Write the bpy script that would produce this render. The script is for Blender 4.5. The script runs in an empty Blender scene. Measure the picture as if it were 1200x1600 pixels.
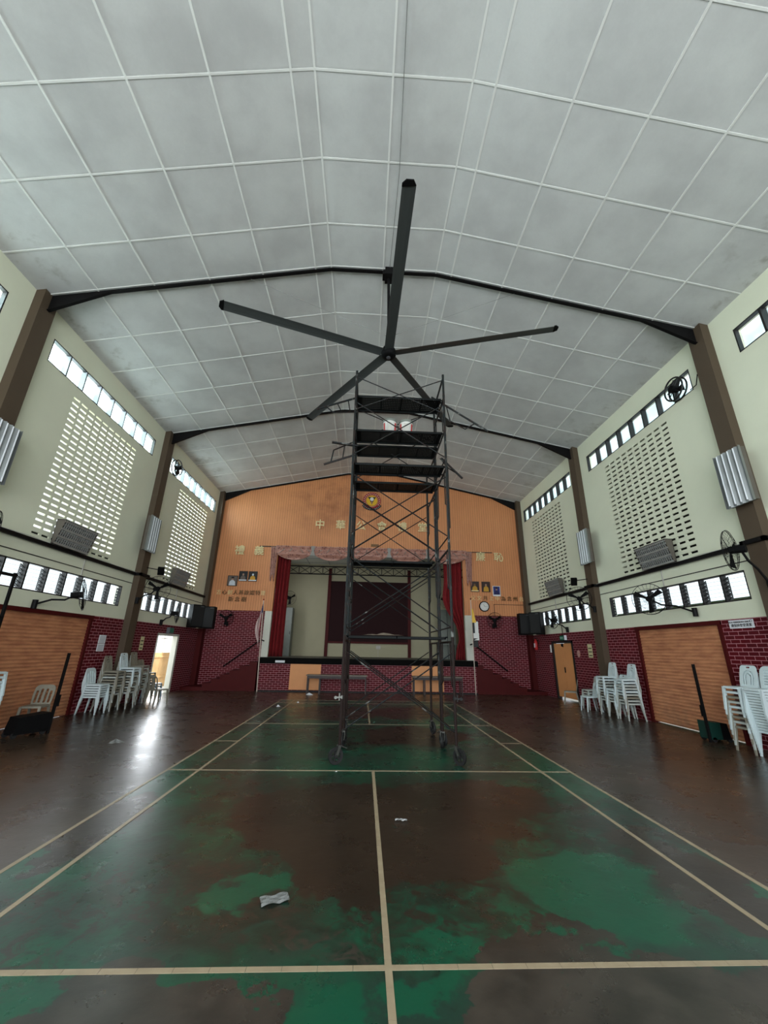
import bpy, bmesh, math, random
from mathutils import Vector, Matrix
random.seed(7)
S = bpy.context.scene
COL = S.collection
PI = math.pi

# ------------------------------------------------------------------ camera
F_PX, PITCH, YAW, ROLL = 624.053, 0.331855, 0.042145, 0.0183002
CAM = Vector((-0.20155, -3.03468, 1.73839))
fw = Vector((math.sin(YAW)*math.cos(PITCH), math.cos(YAW)*math.cos(PITCH), math.sin(PITCH)))
rt = fw.cross(Vector((0, 0, 1))).normalized(); up = rt.cross(fw)
r2 = rt*math.cos(ROLL) + up*math.sin(ROLL); u2 = up*math.cos(ROLL) - rt*math.sin(ROLL)
cd = bpy.data.cameras.new('camera'); cam = bpy.data.objects.new('camera', cd); COL.objects.link(cam)
cd.sensor_fit = 'VERTICAL'; cd.sensor_height = 36.0; cd.lens = F_PX/1600*36.0
cd.clip_start = 0.05; cd.clip_end = 200
m = Matrix((r2, u2, -fw)).transposed().to_4x4(); m.translation = CAM
cam.matrix_world = m
S.camera = cam

# ------------------------------------------------------------------ world, lights, exposure
S.view_settings.view_transform = 'Standard'; S.view_settings.look = 'None'
S.view_settings.exposure = 0.8; S.view_settings.gamma = 1.0; S.view_settings.use_curve_mapping = False
W = bpy.data.worlds.new('overcast_sky'); S.world = W; W.use_nodes = True
bg = W.node_tree.nodes['Background']
bg.inputs[0].default_value = (0.86, 0.93, 1.0, 1); bg.inputs[1].default_value = 1.0

def area(name, loc, direction, sx, sy, power, color=(0.9, 0.95, 1.0)):
    l = bpy.data.lights.new(name, 'AREA'); l.shape = 'RECTANGLE'; l.size = sx; l.size_y = sy
    l.energy = power; l.color = color
    o = bpy.data.objects.new(name, l); COL.objects.link(o); o.location = loc
    d = Vector(direction).normalized()
    o.rotation_euler = d.to_track_quat('-Z', 'Y').to_euler()
    return o
# daylight outside the window strips, through the left doorway, an unseen opening assumed behind the camera and the stage side door
area('daylight_left_high', (-8.45, 4.0, 8.55), (1, 0, -0.2), 26, 1.0, 1450)
area('daylight_right_high', (8.45, 4.0, 8.55), (-1, 0, -0.25), 26, 1.0, 70)
area('daylight_left_low', (-8.45, 4.0, 3.3), (1, 0, 0.05), 26, 1.1, 420)
area('daylight_right_low', (8.45, 4.0, 3.3), (-1, 0, 0.05), 26, 1.1, 90)
area('daylight_left_door', (-9.75, 17.4, 2.9), (1, -1.2, -0.55), 4.4, 3.0, 300)
area('daylight_rear_assumed', (0, -9.4, 4.4), (0, 1, 0.12), 13, 7, 980)
area('daylight_stage_door', (-4.9, 17.6, 3.6), (1, 0.3, 0.0), 1.0, 1.8, 26)

# ------------------------------------------------------------------ materials
def srgb(r, g, b):
    f = lambda c: (c/255/12.92) if c/255 <= 0.04045 else ((c/255+0.055)/1.055)**2.4
    return (f(r), f(g), f(b), 1)
class NT:
    def __init__(s, name):
        s.m = bpy.data.materials.new(name); s.m.use_nodes = True
        s.t = s.m.node_tree; s.p = s.t.nodes['Principled BSDF']; s.out = s.t.nodes['Material Output']
    def n(s, kind, **kw):
        nd = s.t.nodes.new(kind)
        for k, v in kw.items(): setattr(nd, k, v)
        return nd
    def link(s, a, b): s.t.links.new(a, b)
    def put(s, sock, v):
        if hasattr(v, 'is_output') or isinstance(v, bpy.types.NodeSocket): s.link(v, sock)
        else: sock.default_value = v
    def math(s, op, a, b=0.0, c=None, clamp=False):
        nd = s.n('ShaderNodeMath', operation=op, use_clamp=clamp)
        s.put(nd.inputs[0], a); s.put(nd.inputs[1], b)
        if c is not None: s.put(nd.inputs[2], c)
        return nd.outputs[0]
    def mix(s, fac, a, b):
        nd = s.n('ShaderNodeMix', data_type='RGBA')
        s.put(nd.inputs[0], fac); s.put(nd.inputs[6], a); s.put(nd.inputs[7], b)
        return nd.outputs[2]
    def pos(s):
        return s.n('ShaderNodeNewGeometry').outputs['Position']
    def obj(s):
        return s.n('ShaderNodeTexCoord').outputs['Object']
    def xyz(s, v):
        nd = s.n('ShaderNodeSeparateXYZ'); s.link(v, nd.inputs[0]); return nd.outputs
    def comb(s, x, y, z=0.0):
        nd = s.n('ShaderNodeCombineXYZ')
        for i, v in enumerate((x, y, z)): s.put(nd.inputs[i], v)
        return nd.outputs[0]
    def noise(s, vec, scale, detail=4.0, rough=0.55, dist=0.0):
        nd = s.n('ShaderNodeTexNoise'); s.link(vec, nd.inputs['Vector'])
        nd.inputs['Scale'].default_value = scale; nd.inputs['Detail'].default_value = detail
        nd.inputs['Roughness'].default_value = rough; nd.inputs['Distortion'].default_value = dist
        return nd.outputs[0]
    def ramp(s, fac, lo, hi):
        nd = s.n('ShaderNodeMapRange', interpolation_type='SMOOTHSTEP'); s.put(nd.inputs[0], fac)
        nd.inputs[1].default_value = lo; nd.inputs[2].default_value = hi
        return nd.outputs[0]
    def bump(s, h, strength=0.3, dist=0.01):
        nd = s.n('ShaderNodeBump'); nd.inputs['Strength'].default_value = strength
        nd.inputs['Distance'].default_value = dist; s.link(h, nd.inputs['Height'])
        s.link(nd.outputs[0], s.p.inputs['Normal'])
    def base(s, v): s.put(s.p.inputs['Base Color'], v)
    def rough(s, v): s.put(s.p.inputs['Roughness'], v)

def mat(name, col, rough=0.6, metal=0.0, var=0.12, scale=6.0, bump=0.0, spec=None):
    t = NT(name)
    c = srgb(*col); f = t.noise(t.obj(), scale, 5)
    dark = tuple(x*(1-2*var) for x in c[:3]) + (1,); lite = tuple(min(1, x*(1+var)) for x in c[:3]) + (1,)
    t.base(t.mix(f, dark, lite)); t.rough(rough); t.p.inputs['Metallic'].default_value = metal
    if spec is not None: t.p.inputs['Specular IOR Level'].default_value = spec
    if bump: t.bump(t.noise(t.obj(), scale*6, 4), bump, 0.01)
    return t.m

M = {}
M['plaster_right'] = mat('cream_plaster', (226, 228, 204), 0.85, var=0.04, scale=1.2, bump=0.15)
M['plaster'] = M['plaster_right']
M['white_paint'] = mat('white_paint', (222, 222, 210), 0.8, var=0.04, scale=1.5)
M['column'] = mat('brown_column_paint', (80, 66, 50), 0.7, var=0.08, scale=1.5)
M['black_steel'] = mat('black_steel', (10, 9, 10), 0.6, var=0.2, spec=0.2)
M['batten'] = mat('ceiling_batten_white', (226, 227, 223), 0.7, var=0.05, scale=3)
M['frame'] = mat('dark_frame', (20, 16, 15), 0.6)
M['mullion'] = mat('grey_mullion', (92, 94, 98), 0.5)
M['maroon_paint'] = mat('maroon_paint', (74, 12, 12), 0.6, var=0.12, scale=3, spec=0.2)
M['stage_black'] = mat('stage_edge_black', (9, 9, 8), 0.8, var=0.2, spec=0.1)
M['stage_floor'] = mat('stage_floor_boards', (70, 66, 56), 0.5, var=0.2)
M['stage_wall'] = mat('stage_wall_cream', (176, 170, 142), 0.85, var=0.06, scale=1.0, bump=0.1)
M['maroon_board'] = mat('maroon_board', (38, 2, 6), 0.9, var=0.1)
M['chair_white'] = mat('chair_white_plastic', (204, 218, 220), 0.38, var=0.05, scale=9)
M['chair_grey'] = mat('chair_grey_plastic', (180, 186, 180), 0.45, var=0.1, scale=9)
M['chair_dusty'] = mat('chair_dusty_plastic', (136, 131, 116), 0.55, var=0.14, scale=9)
M['chair_blue'] = mat('chair_blue_plastic', (150, 172, 186), 0.4, var=0.05)
M['black_plastic'] = mat('black_plastic', (7, 7, 8), 0.7, var=0.2, spec=0.15)
M['dark_green'] = mat('dark_green_box', (6, 52, 44), 0.45, var=0.15)
M['rubber'] = mat('rubber', (12, 12, 12), 0.7)
M['zinc'] = mat('zinc_steel', (104, 105, 100), 0.35, 0.8, var=0.2, scale=30)
M['blade'] = mat('fan_blade_grey', (74, 79, 78), 0.45, 0.3, var=0.04)
M['wood_dark'] = mat('dark_wood', (44, 24, 18), 0.5, var=0.25)
M['table_top'] = mat('worn_table_top', (112, 100, 88), 0.5, var=0.2, scale=9)
M['wire'] = mat('wire_grey', (120, 120, 118), 0.5)
M['cable_white'] = mat('cable_white', (190, 188, 180), 0.5)
M['curtain'] = mat('velvet_maroon', (120, 8, 16), 0.9, var=0.15, scale=4)
M['paper'] = mat('paper', (226, 228, 232), 0.8, var=0.04)
M['paper_cream'] = mat('paper_cream', (214, 208, 160), 0.8, var=0.06)
M['ink'] = mat('ink', (40, 36, 34), 0.8)
M['gold'] = mat('gold_letter', (240, 222, 170), 0.4, 0.1, var=0.15, scale=20)
M['gold_dark'] = mat('tarnished_letter', (120, 84, 40), 0.45, 0.1, var=0.2, scale=20)
M['gold_bright'] = mat('bright_letter', (236, 206, 150), 0.3, 0.1, var=0.1, scale=20)
M['reflector'] = mat('aluminium_reflector', (140, 144, 144), 0.35, 0.6, var=0.1, scale=5)
M['tube'] = mat('lamp_tube_glass', (232, 236, 240), 0.15, 0.0, var=0.02)
M['fixture_box'] = mat('fixture_box', (96, 90, 82), 0.5, var=0.15)
M['louver'] = mat('louver_grey', (150, 152, 148), 0.4, 0.2, var=0.15)
M['plank_wood'] = mat('fence_planks', (224, 186, 128), 0.7, var=0.2, scale=2)
M['outside_ground'] = mat('outside_concrete', (200, 198, 190), 0.9)
M['tree_green'] = mat('hedge_green', (70, 92, 52), 0.9, var=0.4, scale=1.2)
M['backing'] = mat('dark_board', (40, 37, 27), 0.9, var=0.25, scale=3)  # dark olive puts shade into the added vent boxes; also on the roof
M['red'] = mat('red', (150, 14, 20), 0.5, var=0.05); M['yellow'] = mat('yellow', (226, 178, 24), 0.5, var=0.05)
M['navy'] = mat('navy', (22, 26, 84), 0.6); M['black'] = mat('black', (10, 9, 9), 0.6); M['white'] = mat('white', (225, 224, 220), 0.6, var=0.03)
M['skin'] = mat('print_skin', (168, 128, 108), 0.6); M['print_yellow'] = mat('print_yellow', (198, 148, 34), 0.5)
M['print_dark'] = mat('print_dark', (52, 26, 16), 0.5); M['print_night'] = mat('print_night', (16, 18, 26), 0.4)
M['print_grey'] = mat('print_grey', (104, 92, 86), 0.5); M['print_blue'] = mat('print_blue', (34, 44, 120), 0.5)
M['print_pale'] = mat('print_pale', (206, 214, 222), 0.5)
M['pink_red'] = mat('extinguisher_red', (188, 40, 40), 0.35)
M['exit_green'] = mat('exit_green', (30, 120, 92), 0.4); M['pole_white'] = mat('pole_white', (206, 190, 176), 0.5)
M['bucket'] = mat('bucket_white', (200, 200, 194), 0.4, var=0.05)
M['cabinet'] = mat('cabinet_grey', (116, 122, 114), 0.5)
M['litter'] = mat('clear_litter', (112, 114, 112), 0.25, var=0.1)

def glass_mat(name, tint, mixf, rough=0.1):
    t = NT(name); t.t.nodes.remove(t.p)
    tr = t.n('ShaderNodeBsdfTransparent'); tr.inputs[0].default_value = tint
    gl = t.n('ShaderNodeBsdfGlossy'); gl.inputs['Roughness'].default_value = rough; gl.inputs[0].default_value = (0.9, 0.95, 0.95, 1)
    mx = t.n('ShaderNodeMixShader'); mx.inputs[0].default_value = mixf
    t.link(tr.outputs[0], mx.inputs[1]); t.link(gl.outputs[0], mx.inputs[2]); t.link(mx.outputs[0], t.out.inputs[0])
    return t.m
M['glass'] = glass_mat('window_glass', (0.93, 0.97, 0.97, 1), 0.06)
# frosted panes: patterned glass, partly see-through
def frosted():
    t = NT('patterned_glass'); t.t.nodes.remove(t.p)
    n = t.noise(t.obj(), 3.0, 4)
    tr = t.n('ShaderNodeBsdfTransparent'); t.put(tr.inputs[0], t.mix(t.ramp(n, 0.35, 0.7), srgb(205, 226, 222), srgb(250, 254, 255)))
    tl = t.n('ShaderNodeBsdfTranslucent'); tl.inputs[0].default_value = (0.85, 0.92, 0.92, 1)
    mx = t.n('ShaderNodeMixShader'); mx.inputs[0].default_value = 0.35
    t.link(tr.outputs[0], mx.inputs[1]); t.link(tl.outputs[0], mx.inputs[2]); t.link(mx.outputs[0], t.out.inputs[0])
    return t.m
M['frosted'] = frosted()

def brick_mat():
    t = NT('painted_brick'); x, y, z = t.xyz(t.pos())
    nrm = t.n('ShaderNodeNewGeometry').outputs['Normal']; nx, ny, nz = t.xyz(nrm)
    side = t.math('GREATER_THAN', t.math('ABSOLUTE', nx), 0.5)
    u = t.math('ADD', t.math('MULTIPLY', side, y), t.math('MULTIPLY', t.math('SUBTRACT', 1.0, side), x))
    b = t.n('ShaderNodeTexBrick'); t.link(t.comb(u, z), b.inputs['Vector'])
    b.inputs['Scale'].default_value = 1.0; b.inputs['Brick Width'].default_value = 0.235; b.inputs['Row Height'].default_value = 0.083
    b.inputs['Mortar Size'].default_value = 0.0055; b.inputs['Mortar Smooth'].default_value = 0.3
    b.inputs['Color1'].default_value = srgb(92, 5, 18); b.inputs['Color2'].default_value = srgb(74, 3, 13)
    b.inputs['Mortar'].default_value = srgb(206, 146, 154)
    wear = t.ramp(t.noise(t.pos(), 1.6, 4), 0.35, 0.75)
    t.base(t.mix(t.math('MULTIPLY', wear, 0.14), b.outputs[0], srgb(120, 44, 54))); t.rough(0.6); t.p.inputs['Specular IOR Level'].default_value = 0.2
    t.bump(t.math('SUBTRACT', 1.0, b.outputs[1]), 0.25, 0.006)
    return t.m
M['brick'] = brick_mat()

def panel_mat():
    t = NT('orange_boarding'); x, y, z = t.xyz(t.pos())
    fr = t.math('FRACT', t.math('DIVIDE', x, 0.118))
    groove = t.math('LESS_THAN', fr, 0.14)
    board = t.noise(t.comb(t.math('FLOOR', t.math('DIVIDE', x, 0.118)), t.math('MULTIPLY', z, 0.25)), 3.1, 2)
    grain = t.noise(t.comb(t.math('MULTIPLY', x, 9.0), 0.0, t.math('MULTIPLY', z, 0.8)), 2.5, 5)
    stain = t.noise(t.comb(x, 0.0, z), 0.55, 6, 0.62)
    c = t.mix(board, srgb(212, 140, 90), srgb(228, 158, 104))
    c = t.mix(t.math('MULTIPLY', grain, 0.35), c, srgb(186, 108, 62))
    hi = t.math('MULTIPLY', t.ramp(z, 6.6, 9.6), t.ramp(t.math('ABSOLUTE', t.math('ADD', x, 1.4)), 4.4, 1.2))
    st = t.math('MULTIPLY', t.math('ADD', t.math('MULTIPLY', hi, 0.75), 0.15), t.ramp(stain, 0.40, 0.66))
    c = t.mix(st, c, srgb(142, 78, 42))
    c = t.mix(t.math('MULTIPLY', groove, 0.55), c, srgb(124, 70, 40))
    t.base(c); t.rough(0.55); t.bump(t.math('SUBTRACT', 1.0, groove), 0.4, 0.008)
    return t.m
M['panel'] = panel_mat()
M['orange_paint'] = mat('orange_board_paint', (222, 152, 96), 0.55, var=0.05, scale=3)

def shutter_mat():
    t = NT('shutter_orange'); p = t.pos(); x, y, z = t.xyz(p)
    n = t.noise(t.comb(0.0, t.math('MULTIPLY', y, 1.0), t.math('MULTIPLY', z, 4.0)), 2.2, 5)
    c = t.mix(t.ramp(n, 0.35, 0.7), srgb(198, 136, 96), srgb(166, 106, 74))
    dirt = t.math('MULTIPLY', t.ramp(z, 0.9, 0.0), t.ramp(t.noise(p, 3.0, 5), 0.4, 0.7))
    t.base(t.mix(t.math('MULTIPLY', dirt, 0.5), c, srgb(120, 96, 76))); t.rough(0.5)
    return t.m
M['shutter'] = shutter_mat()

def ceiling_mat():
    t = NT('ceiling_board'); p = t.pos(); x, y, z = t.xyz(p)
    n = t.noise(p, 0.9, 6, 0.6); f = t.noise(p, 30, 3)
    c = t.mix(t.ramp(n, 0.3, 0.75), srgb(208, 210, 208), srgb(188, 189, 188))
    c = t.mix(t.math('MULTIPLY', f, 0.2), c, srgb(170, 172, 170))
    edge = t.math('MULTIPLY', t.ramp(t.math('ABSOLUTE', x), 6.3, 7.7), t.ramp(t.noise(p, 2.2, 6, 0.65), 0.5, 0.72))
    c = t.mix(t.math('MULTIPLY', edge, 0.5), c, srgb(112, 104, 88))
    # dust collected along each board joint
    gy = t.math('ABSOLUTE', t.math('SUBTRACT', t.math('FRACT', t.math('DIVIDE', t.math('ADD', y, 0.435+12.45), 1.245)), 0.5))
    j = t.math('MULTIPLY', t.ramp(gy, 0.46, 0.5), t.ramp(t.noise(p, 1.7, 5), 0.4, 0.62))
    c = t.mix(t.math('MULTIPLY', j, 0.4), c, srgb(120, 118, 112))
    t.base(c); t.rough(0.55)
    return t.m
M['ceiling'] = ceiling_mat()

def floor_mat():
    t = NT('painted_concrete_floor'); p = t.pos(); x, y, z = t.xyz(p)
    def box(v, a, b, s=0.01): return t.math('MULTIPLY', t.ramp(v, a-s, a+s), t.ramp(v, b+s, b-s))
    court = t.math('MULTIPLY', t.math('LESS_THAN', t.math('ABSOLUTE', x), 3.06), t.math('LESS_THAN', y, 12.66))
    warp = t.n('ShaderNodeTexNoise'); t.link(p, warp.inputs['Vector']); warp.inputs['Scale'].default_value = 1.3; warp.inputs['Detail'].default_value = 7
    warp.inputs['Roughness'].default_value = 0.62
    wx, wy, wz = t.xyz(warp.outputs[1])
    px = t.math('ADD', x, t.math('MULTIPLY', t.math('SUBTRACT', wx, 0.5), 1.5))
    py = t.math('ADD', y, t.math('MULTIPLY', t.math('SUBTRACT', wy, 0.5), 1.5))
    def blob(cx, cy, rx, ry):
        a = t.math('DIVIDE', t.math('SUBTRACT', px, cx), rx); b = t.math('DIVIDE', t.math('SUBTRACT', py, cy), ry)
        d = t.math('SQRT', t.math('ADD', t.math('MULTIPLY', a, a), t.math('MULTIPLY', b, b)))
        return t.ramp(d, 1.15, 0.85)
    def union(lst):
        r = lst[0]
        for v in lst[1:]: r = t.math('MAXIMUM', r, v)
        return r
    worn = union([blob(*b) for b in ((-0.7, 2.35, 0.95, 1.0), (-0.35, 1.25, 0.6, 0.7), (0.85, 2.55, 0.85, 0.95), (0.45, 1.4, 0.55, 0.6), (1.55, 2.9, 0.5, 0.7),
        (0.95, 0.15, 0.5, 0.22), (1.9, -0.35, 1.1, 0.4), (0.85, -0.42, 0.4, 0.4), (-1.2, -0.35, 0.6, 0.36), (-2.85, 2.0, 0.28, 1.0), (-0.9, 9.9, 1.3, 1.4), (1.25, 9.9, 1.2, 1.2), (0.9, 6.6, 1.2, 1.0), (2.6, 1.0, 0.35, 0.8))])
    keep = union([blob(*b) for b in ((1.55, 0.85, 0.62, 0.62), (-0.3, -0.3, 0.3, 0.26), (0.3, 0.22, 0.22, 0.18), (0.22, -0.22, 0.18, 0.14), (-1.1, 0.75, 0.3, 0.14))])
    worn = t.math('MULTIPLY', worn, t.math('SUBTRACT', 1.0, keep))
    fray = t.noise(p, 7.0, 7, 0.7, 0.6)
    worn = t.ramp(t.math('ADD', worn, t.math('MULTIPLY', t.math('SUBTRACT', fray, 0.5), 2.0)), 0.4, 0.56)
    wide = t.math('MULTIPLY', union([blob(*b) for b in ((-0.8, 2.1, 1.5, 1.7), (0.9, 2.3, 1.35, 1.6), (-1.0, 0.9, 0.9, 0.8), (0.3, 0.7, 0.8, 0.7), (2.3, 1.7, 0.5, 1.2), (-0.3, 6.5, 1.8, 1.2))]), t.math('SUBTRACT', 1.0, keep))
    zone = union([blob(*b) for b in ((0.0, 0.75, 1.9, 0.6), (2.2, 1.9, 0.9, 1.4), (-2.0, 0.6, 0.9, 0.6), (-1.7, 3.2, 0.8, 0.7))])
    mot = t.math('MULTIPLY', zone, t.math('MULTIPLY', t.ramp(t.noise(p, 6.5, 9, 0.78, 1.2), 0.5, 0.57), t.math('SUBTRACT', 1.0, t.math('MULTIPLY', keep, 0.85))))
    worn = t.math('MAXIMUM', worn, mot)
    faded = t.math('MULTIPLY', t.ramp(t.noise(p, 0.8, 5, 0.6), 0.38, 0.62), t.math('SUBTRACT', 1.0, keep))
    green = t.mix(faded, srgb(6, 76, 54), srgb(28, 54, 45))
    green = t.mix(t.math('MULTIPLY', t.ramp(t.noise(p, 5, 8, 0.7), 0.52, 0.68), t.math('SUBTRACT', 0.75, t.math('MULTIPLY', keep, 0.6))), green, srgb(16, 24, 20))
    dith = t.math('MULTIPLY', wide, t.ramp(t.noise(p, 3.2, 9, 0.75, 0.8), 0.36, 0.56))
    green = t.mix(t.math('MULTIPLY', dith, 0.8), green, srgb(26, 34, 27))
    brown = t.mix(t.ramp(t.noise(p, 0.7, 6, 0.6), 0.3, 0.7), srgb(30, 26, 20), srgb(48, 39, 31))
    grey = t.mix(t.ramp(t.noise(p, 3.0, 6), 0.3, 0.7), srgb(42, 40, 36), srgb(64, 59, 53))
    inner = t.mix(t.ramp(y, 0.75, -0.1), brown, grey)
    outer = t.mix(t.ramp(t.noise(p, 0.45, 5), 0.35, 0.65), srgb(42, 35, 28), srgb(64, 52, 41))
    paint = t.math('MULTIPLY', court, t.math('SUBTRACT', 1.0, worn))
    c = t.mix(court, outer, inner); c = t.mix(paint, c, green)
    spk = t.ramp(t.noise(p, 60, 2), 0.62, 0.75); c = t.mix(t.math('MULTIPLY', spk, 0.2), c, srgb(84, 78, 70))
    t.base(c)
    t.rough(t.math('ADD', 0.16, t.math('MULTIPLY', t.noise(p, 2.0, 6, 0.65), 0.26)))
    t.p.inputs['Specular IOR Level'].default_value = 0.5
    h = t.math('ADD', t.math('MULTIPLY', t.noise(p, 5.0, 3), 1.0), t.math('MULTIPLY', t.noise(p, 13, 3), 0.35))
    t.bump(h, 0.11, 0.02)
    return t.m
M['floor'] = floor_mat()

def line_mat():
    t = NT('cream_line_tile'); p = t.pos()
    t.base(t.mix(t.noise(p, 9, 5), srgb(138, 122, 98), srgb(170, 154, 128))); t.rough(0.4)
    return t.m
M['line'] = line_mat()
def scaffold_mat():
    t = NT('scaffold_steel'); p = t.pos(); x, y, z = t.xyz(p)
    f = t.noise(p, 9, 6, 0.7)
    c = t.mix(t.ramp(f, 0.45, 0.62), srgb(20, 27, 28), srgb(38, 24, 19))
    c = t.mix(t.ramp(t.noise(p, 5, 5, 0.6), 0.6, 0.7), c, srgb(110, 112, 108))
    t.base(c); t.rough(0.5); t.p.inputs['Specular IOR Level'].default_value = 0.25
    return t.m
M['scaffold'] = scaffold_mat()
M['scaffold_rust'] = mat('rusty_scaffold_steel', (34, 20, 16), 0.6, 0.0, var=0.3, scale=6, spec=0.25)
M['plank'] = mat('scaffold_plank_steel', (10, 15, 15), 0.65, 0.0, var=0.25, scale=7, spec=0.2)
def valance_mat():
    t = NT('pink_brocade'); p = t.pos()
    v = t.n('ShaderNodeTexVoronoi'); t.link(p, v.inputs['Vector']); v.inputs['Scale'].default_value = 9
    c = t.mix(t.ramp(v.outputs[0], 0.15, 0.45), srgb(112, 62, 54), srgb(176, 124, 108))
    t.base(c); t.rough(0.35); t.p.inputs['Sheen Weight'].default_value = 0.5
    return t.m
M['valance'] = valance_mat()
M['silver'] = mat('silver_satin', (140, 136, 130), 0.3, 0.2, var=0.1)

# ------------------------------------------------------------------ mesh helpers
class MB:
    def __init__(s): s.v = []; s.f = []; s.mi = []; s.cur = 0
    def quad(s, *idx): s.f.append(idx); s.mi.append(s.cur)
    def hexa(s, P):
        b = len(s.v); s.v += [tuple(p) for p in P]
        for q in ((0, 3, 2, 1), (4, 5, 6, 7), (0, 1, 5, 4), (1, 2, 6, 5), (2, 3, 7, 6), (3, 0, 4, 7)): s.quad(*[b+i for i in q])
        return s
    def box(s, x0, x1, y0, y1, z0, z1):
        return s.hexa([(x0, y0, z0), (x1, y0, z0), (x1, y1, z0), (x0, y1, z0), (x0, y0, z1), (x1, y0, z1), (x1, y1, z1), (x0, y1, z1)])
    def bar(s, p0, p1, w, h, w1=None, h1=None, upv=(0, 0, 1)):
        p0 = Vector(p0); p1 = Vector(p1); d = (p1-p0).normalized(); u = Vector(upv)
        if abs(d.dot(u)) > 0.98: u = Vector((1, 0, 0))
        a = d.cross(u).normalized(); b = a.cross(d); w1 = w if w1 is None else w1; h1 = h if h1 is None else h1
        P = []
        for p, ww, hh in ((p0, w, h), (p1, w1, h1)):
            P += [p-a*ww/2-b*hh/2, p+a*ww/2-b*hh/2, p+a*ww/2+b*hh/2, p-a*ww/2+b*hh/2]
        return s.hexa(P)
    def tube(s, pts, r, n=8, closed=False, r1=None):
        pts = [Vector(p) for p in pts]; N = len(pts); base = len(s.v); ref = None
        for i, p in enumerate(pts):
            if closed: d = pts[(i+1) % N]-pts[i-1]
            else: d = pts[min(i+1, N-1)]-pts[max(i-1, 0)]
            d.normalize()
            if ref is None:
                ref = Vector((0, 0, 1)) if abs(d.z) < 0.9 else Vector((1, 0, 0))
            a = d.cross(ref).normalized(); b = a.cross(d); ref = b
            rr = r if r1 is None else r+(r1-r)*i/(N-1)
            for k in range(n):
                th = 2*PI*k/n; s.v.append(tuple(p+a*math.cos(th)*rr+b*math.sin(th)*rr))
        for i in range(N if closed else N-1):
            j = (i+1) % N
            for k in range(n):
                s.quad(base+i*n+k, base+i*n+(k+1) % n, base+j*n+(k+1) % n, base+j*n+k)
        if not closed:
            s.f.append(tuple(base+k for k in range(n))[::-1]); s.mi.append(s.cur)
            s.f.append(tuple(base+(N-1)*n+k for k in range(n))); s.mi.append(s.cur)
        return s
    def lathe(s, prof, n=20, c=(0, 0, 0), axis='z', caps=True):
        base = len(s.v); c = Vector(c)
        for r, h in prof:
            for k in range(n):
                th = 2*PI*k/n; a, b = r*math.cos(th), r*math.sin(th)
                q = {'z': (a, b, h), 'x': (h, a, b), 'y': (a, h, b)}[axis]
                s.v.append(tuple(c+Vector(q)))
        for i in range(len(prof)-1):
            for k in range(n): s.quad(base+i*n+k, base+i*n+(k+1) % n, base+(i+1)*n+(k+1) % n, base+(i+1)*n+k)
        if caps:
            s.f.append(tuple(base+k for k in range(n))[::-1]); s.mi.append(s.cur)
            e = base+(len(prof)-1)*n; s.f.append(tuple(e+k for k in range(n))); s.mi.append(s.cur)
        return s
    def prism(s, pts, fn0, fn1):
        b = len(s.v); n = len(pts)
        s.v += [tuple(fn0(p)) for p in pts] + [tuple(fn1(p)) for p in pts]
        s.f.append(tuple(range(b, b+n))[::-1]); s.mi.append(s.cur); s.f.append(tuple(range(b+n, b+2*n))); s.mi.append(s.cur)
        for i in range(n):
            j = (i+1) % n; s.quad(b+i, b+j, b+n+j, b+n+i)
        return s
    def grid(s, fn, nu, nv, closed_u=False):
        b = len(s.v)
        for j in range(nv+1):
            for i in range(nu+1): s.v.append(tuple(fn(i/nu, j/nv)))
        for j in range(nv):
            for i in range(nu):
                a = b+j*(nu+1)+i; s.quad(a, a+1, a+nu+2, a+nu+1)
        return s
    def build(s, name, mats, parent=None, smooth=False, world=False, fixn=True):
        me = bpy.data.meshes.new(name)
        v = s.v
        if world and parent is not None:
            L = parent.location; v = [(a-L.x, b-L.y, c-L.z) for a, b, c in v]
        me.from_pydata(v, [], s.f)
        mats = mats if isinstance(mats, (list, tuple)) else [mats]
        for mm in mats: me.materials.append(mm)
        me.polygons.foreach_set('material_index', s.mi)
        if fixn:
            bm = bmesh.new(); bm.from_mesh(me); bmesh.ops.recalc_face_normals(bm, faces=bm.faces); bm.to_mesh(me); bm.free()
        if smooth: me.polygons.foreach_set('use_smooth', [True]*len(me.polygons))
        me.update()
        o = bpy.data.objects.new(name, me); COL.objects.link(o)
        if parent is not None: o.parent = parent
        return o
def tag(o, label, cat, group=None):
    o['label'] = label; o['category'] = cat
    if group: o['group'] = group
    return o
def thing(name, label, cat, loc=(0, 0, 0), rz=0.0, group=None):
    o = bpy.data.objects.new(name, None); COL.objects.link(o); o.empty_display_size = 0.1
    o.location = loc; o.rotation_euler = (0, 0, rz)
    return tag(o, label, cat, group)
def struct(o, label=None):
    o['kind'] = 'structure'
    if label: o['label'] = label
    return o
def dup(root, loc, rz, label, group=None):
    r = root.copy(); COL.objects.link(r); r.location = loc; r.rotation_euler = (0, 0, rz); r['label'] = label
    if group: r['group'] = group
    for ch in list(root.children):
        c = ch.copy(); COL.objects.link(c); c.parent = r
        for g in list(ch.children):
            d = g.copy(); COL.objects.link(d); d.parent = c
    return r
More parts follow.
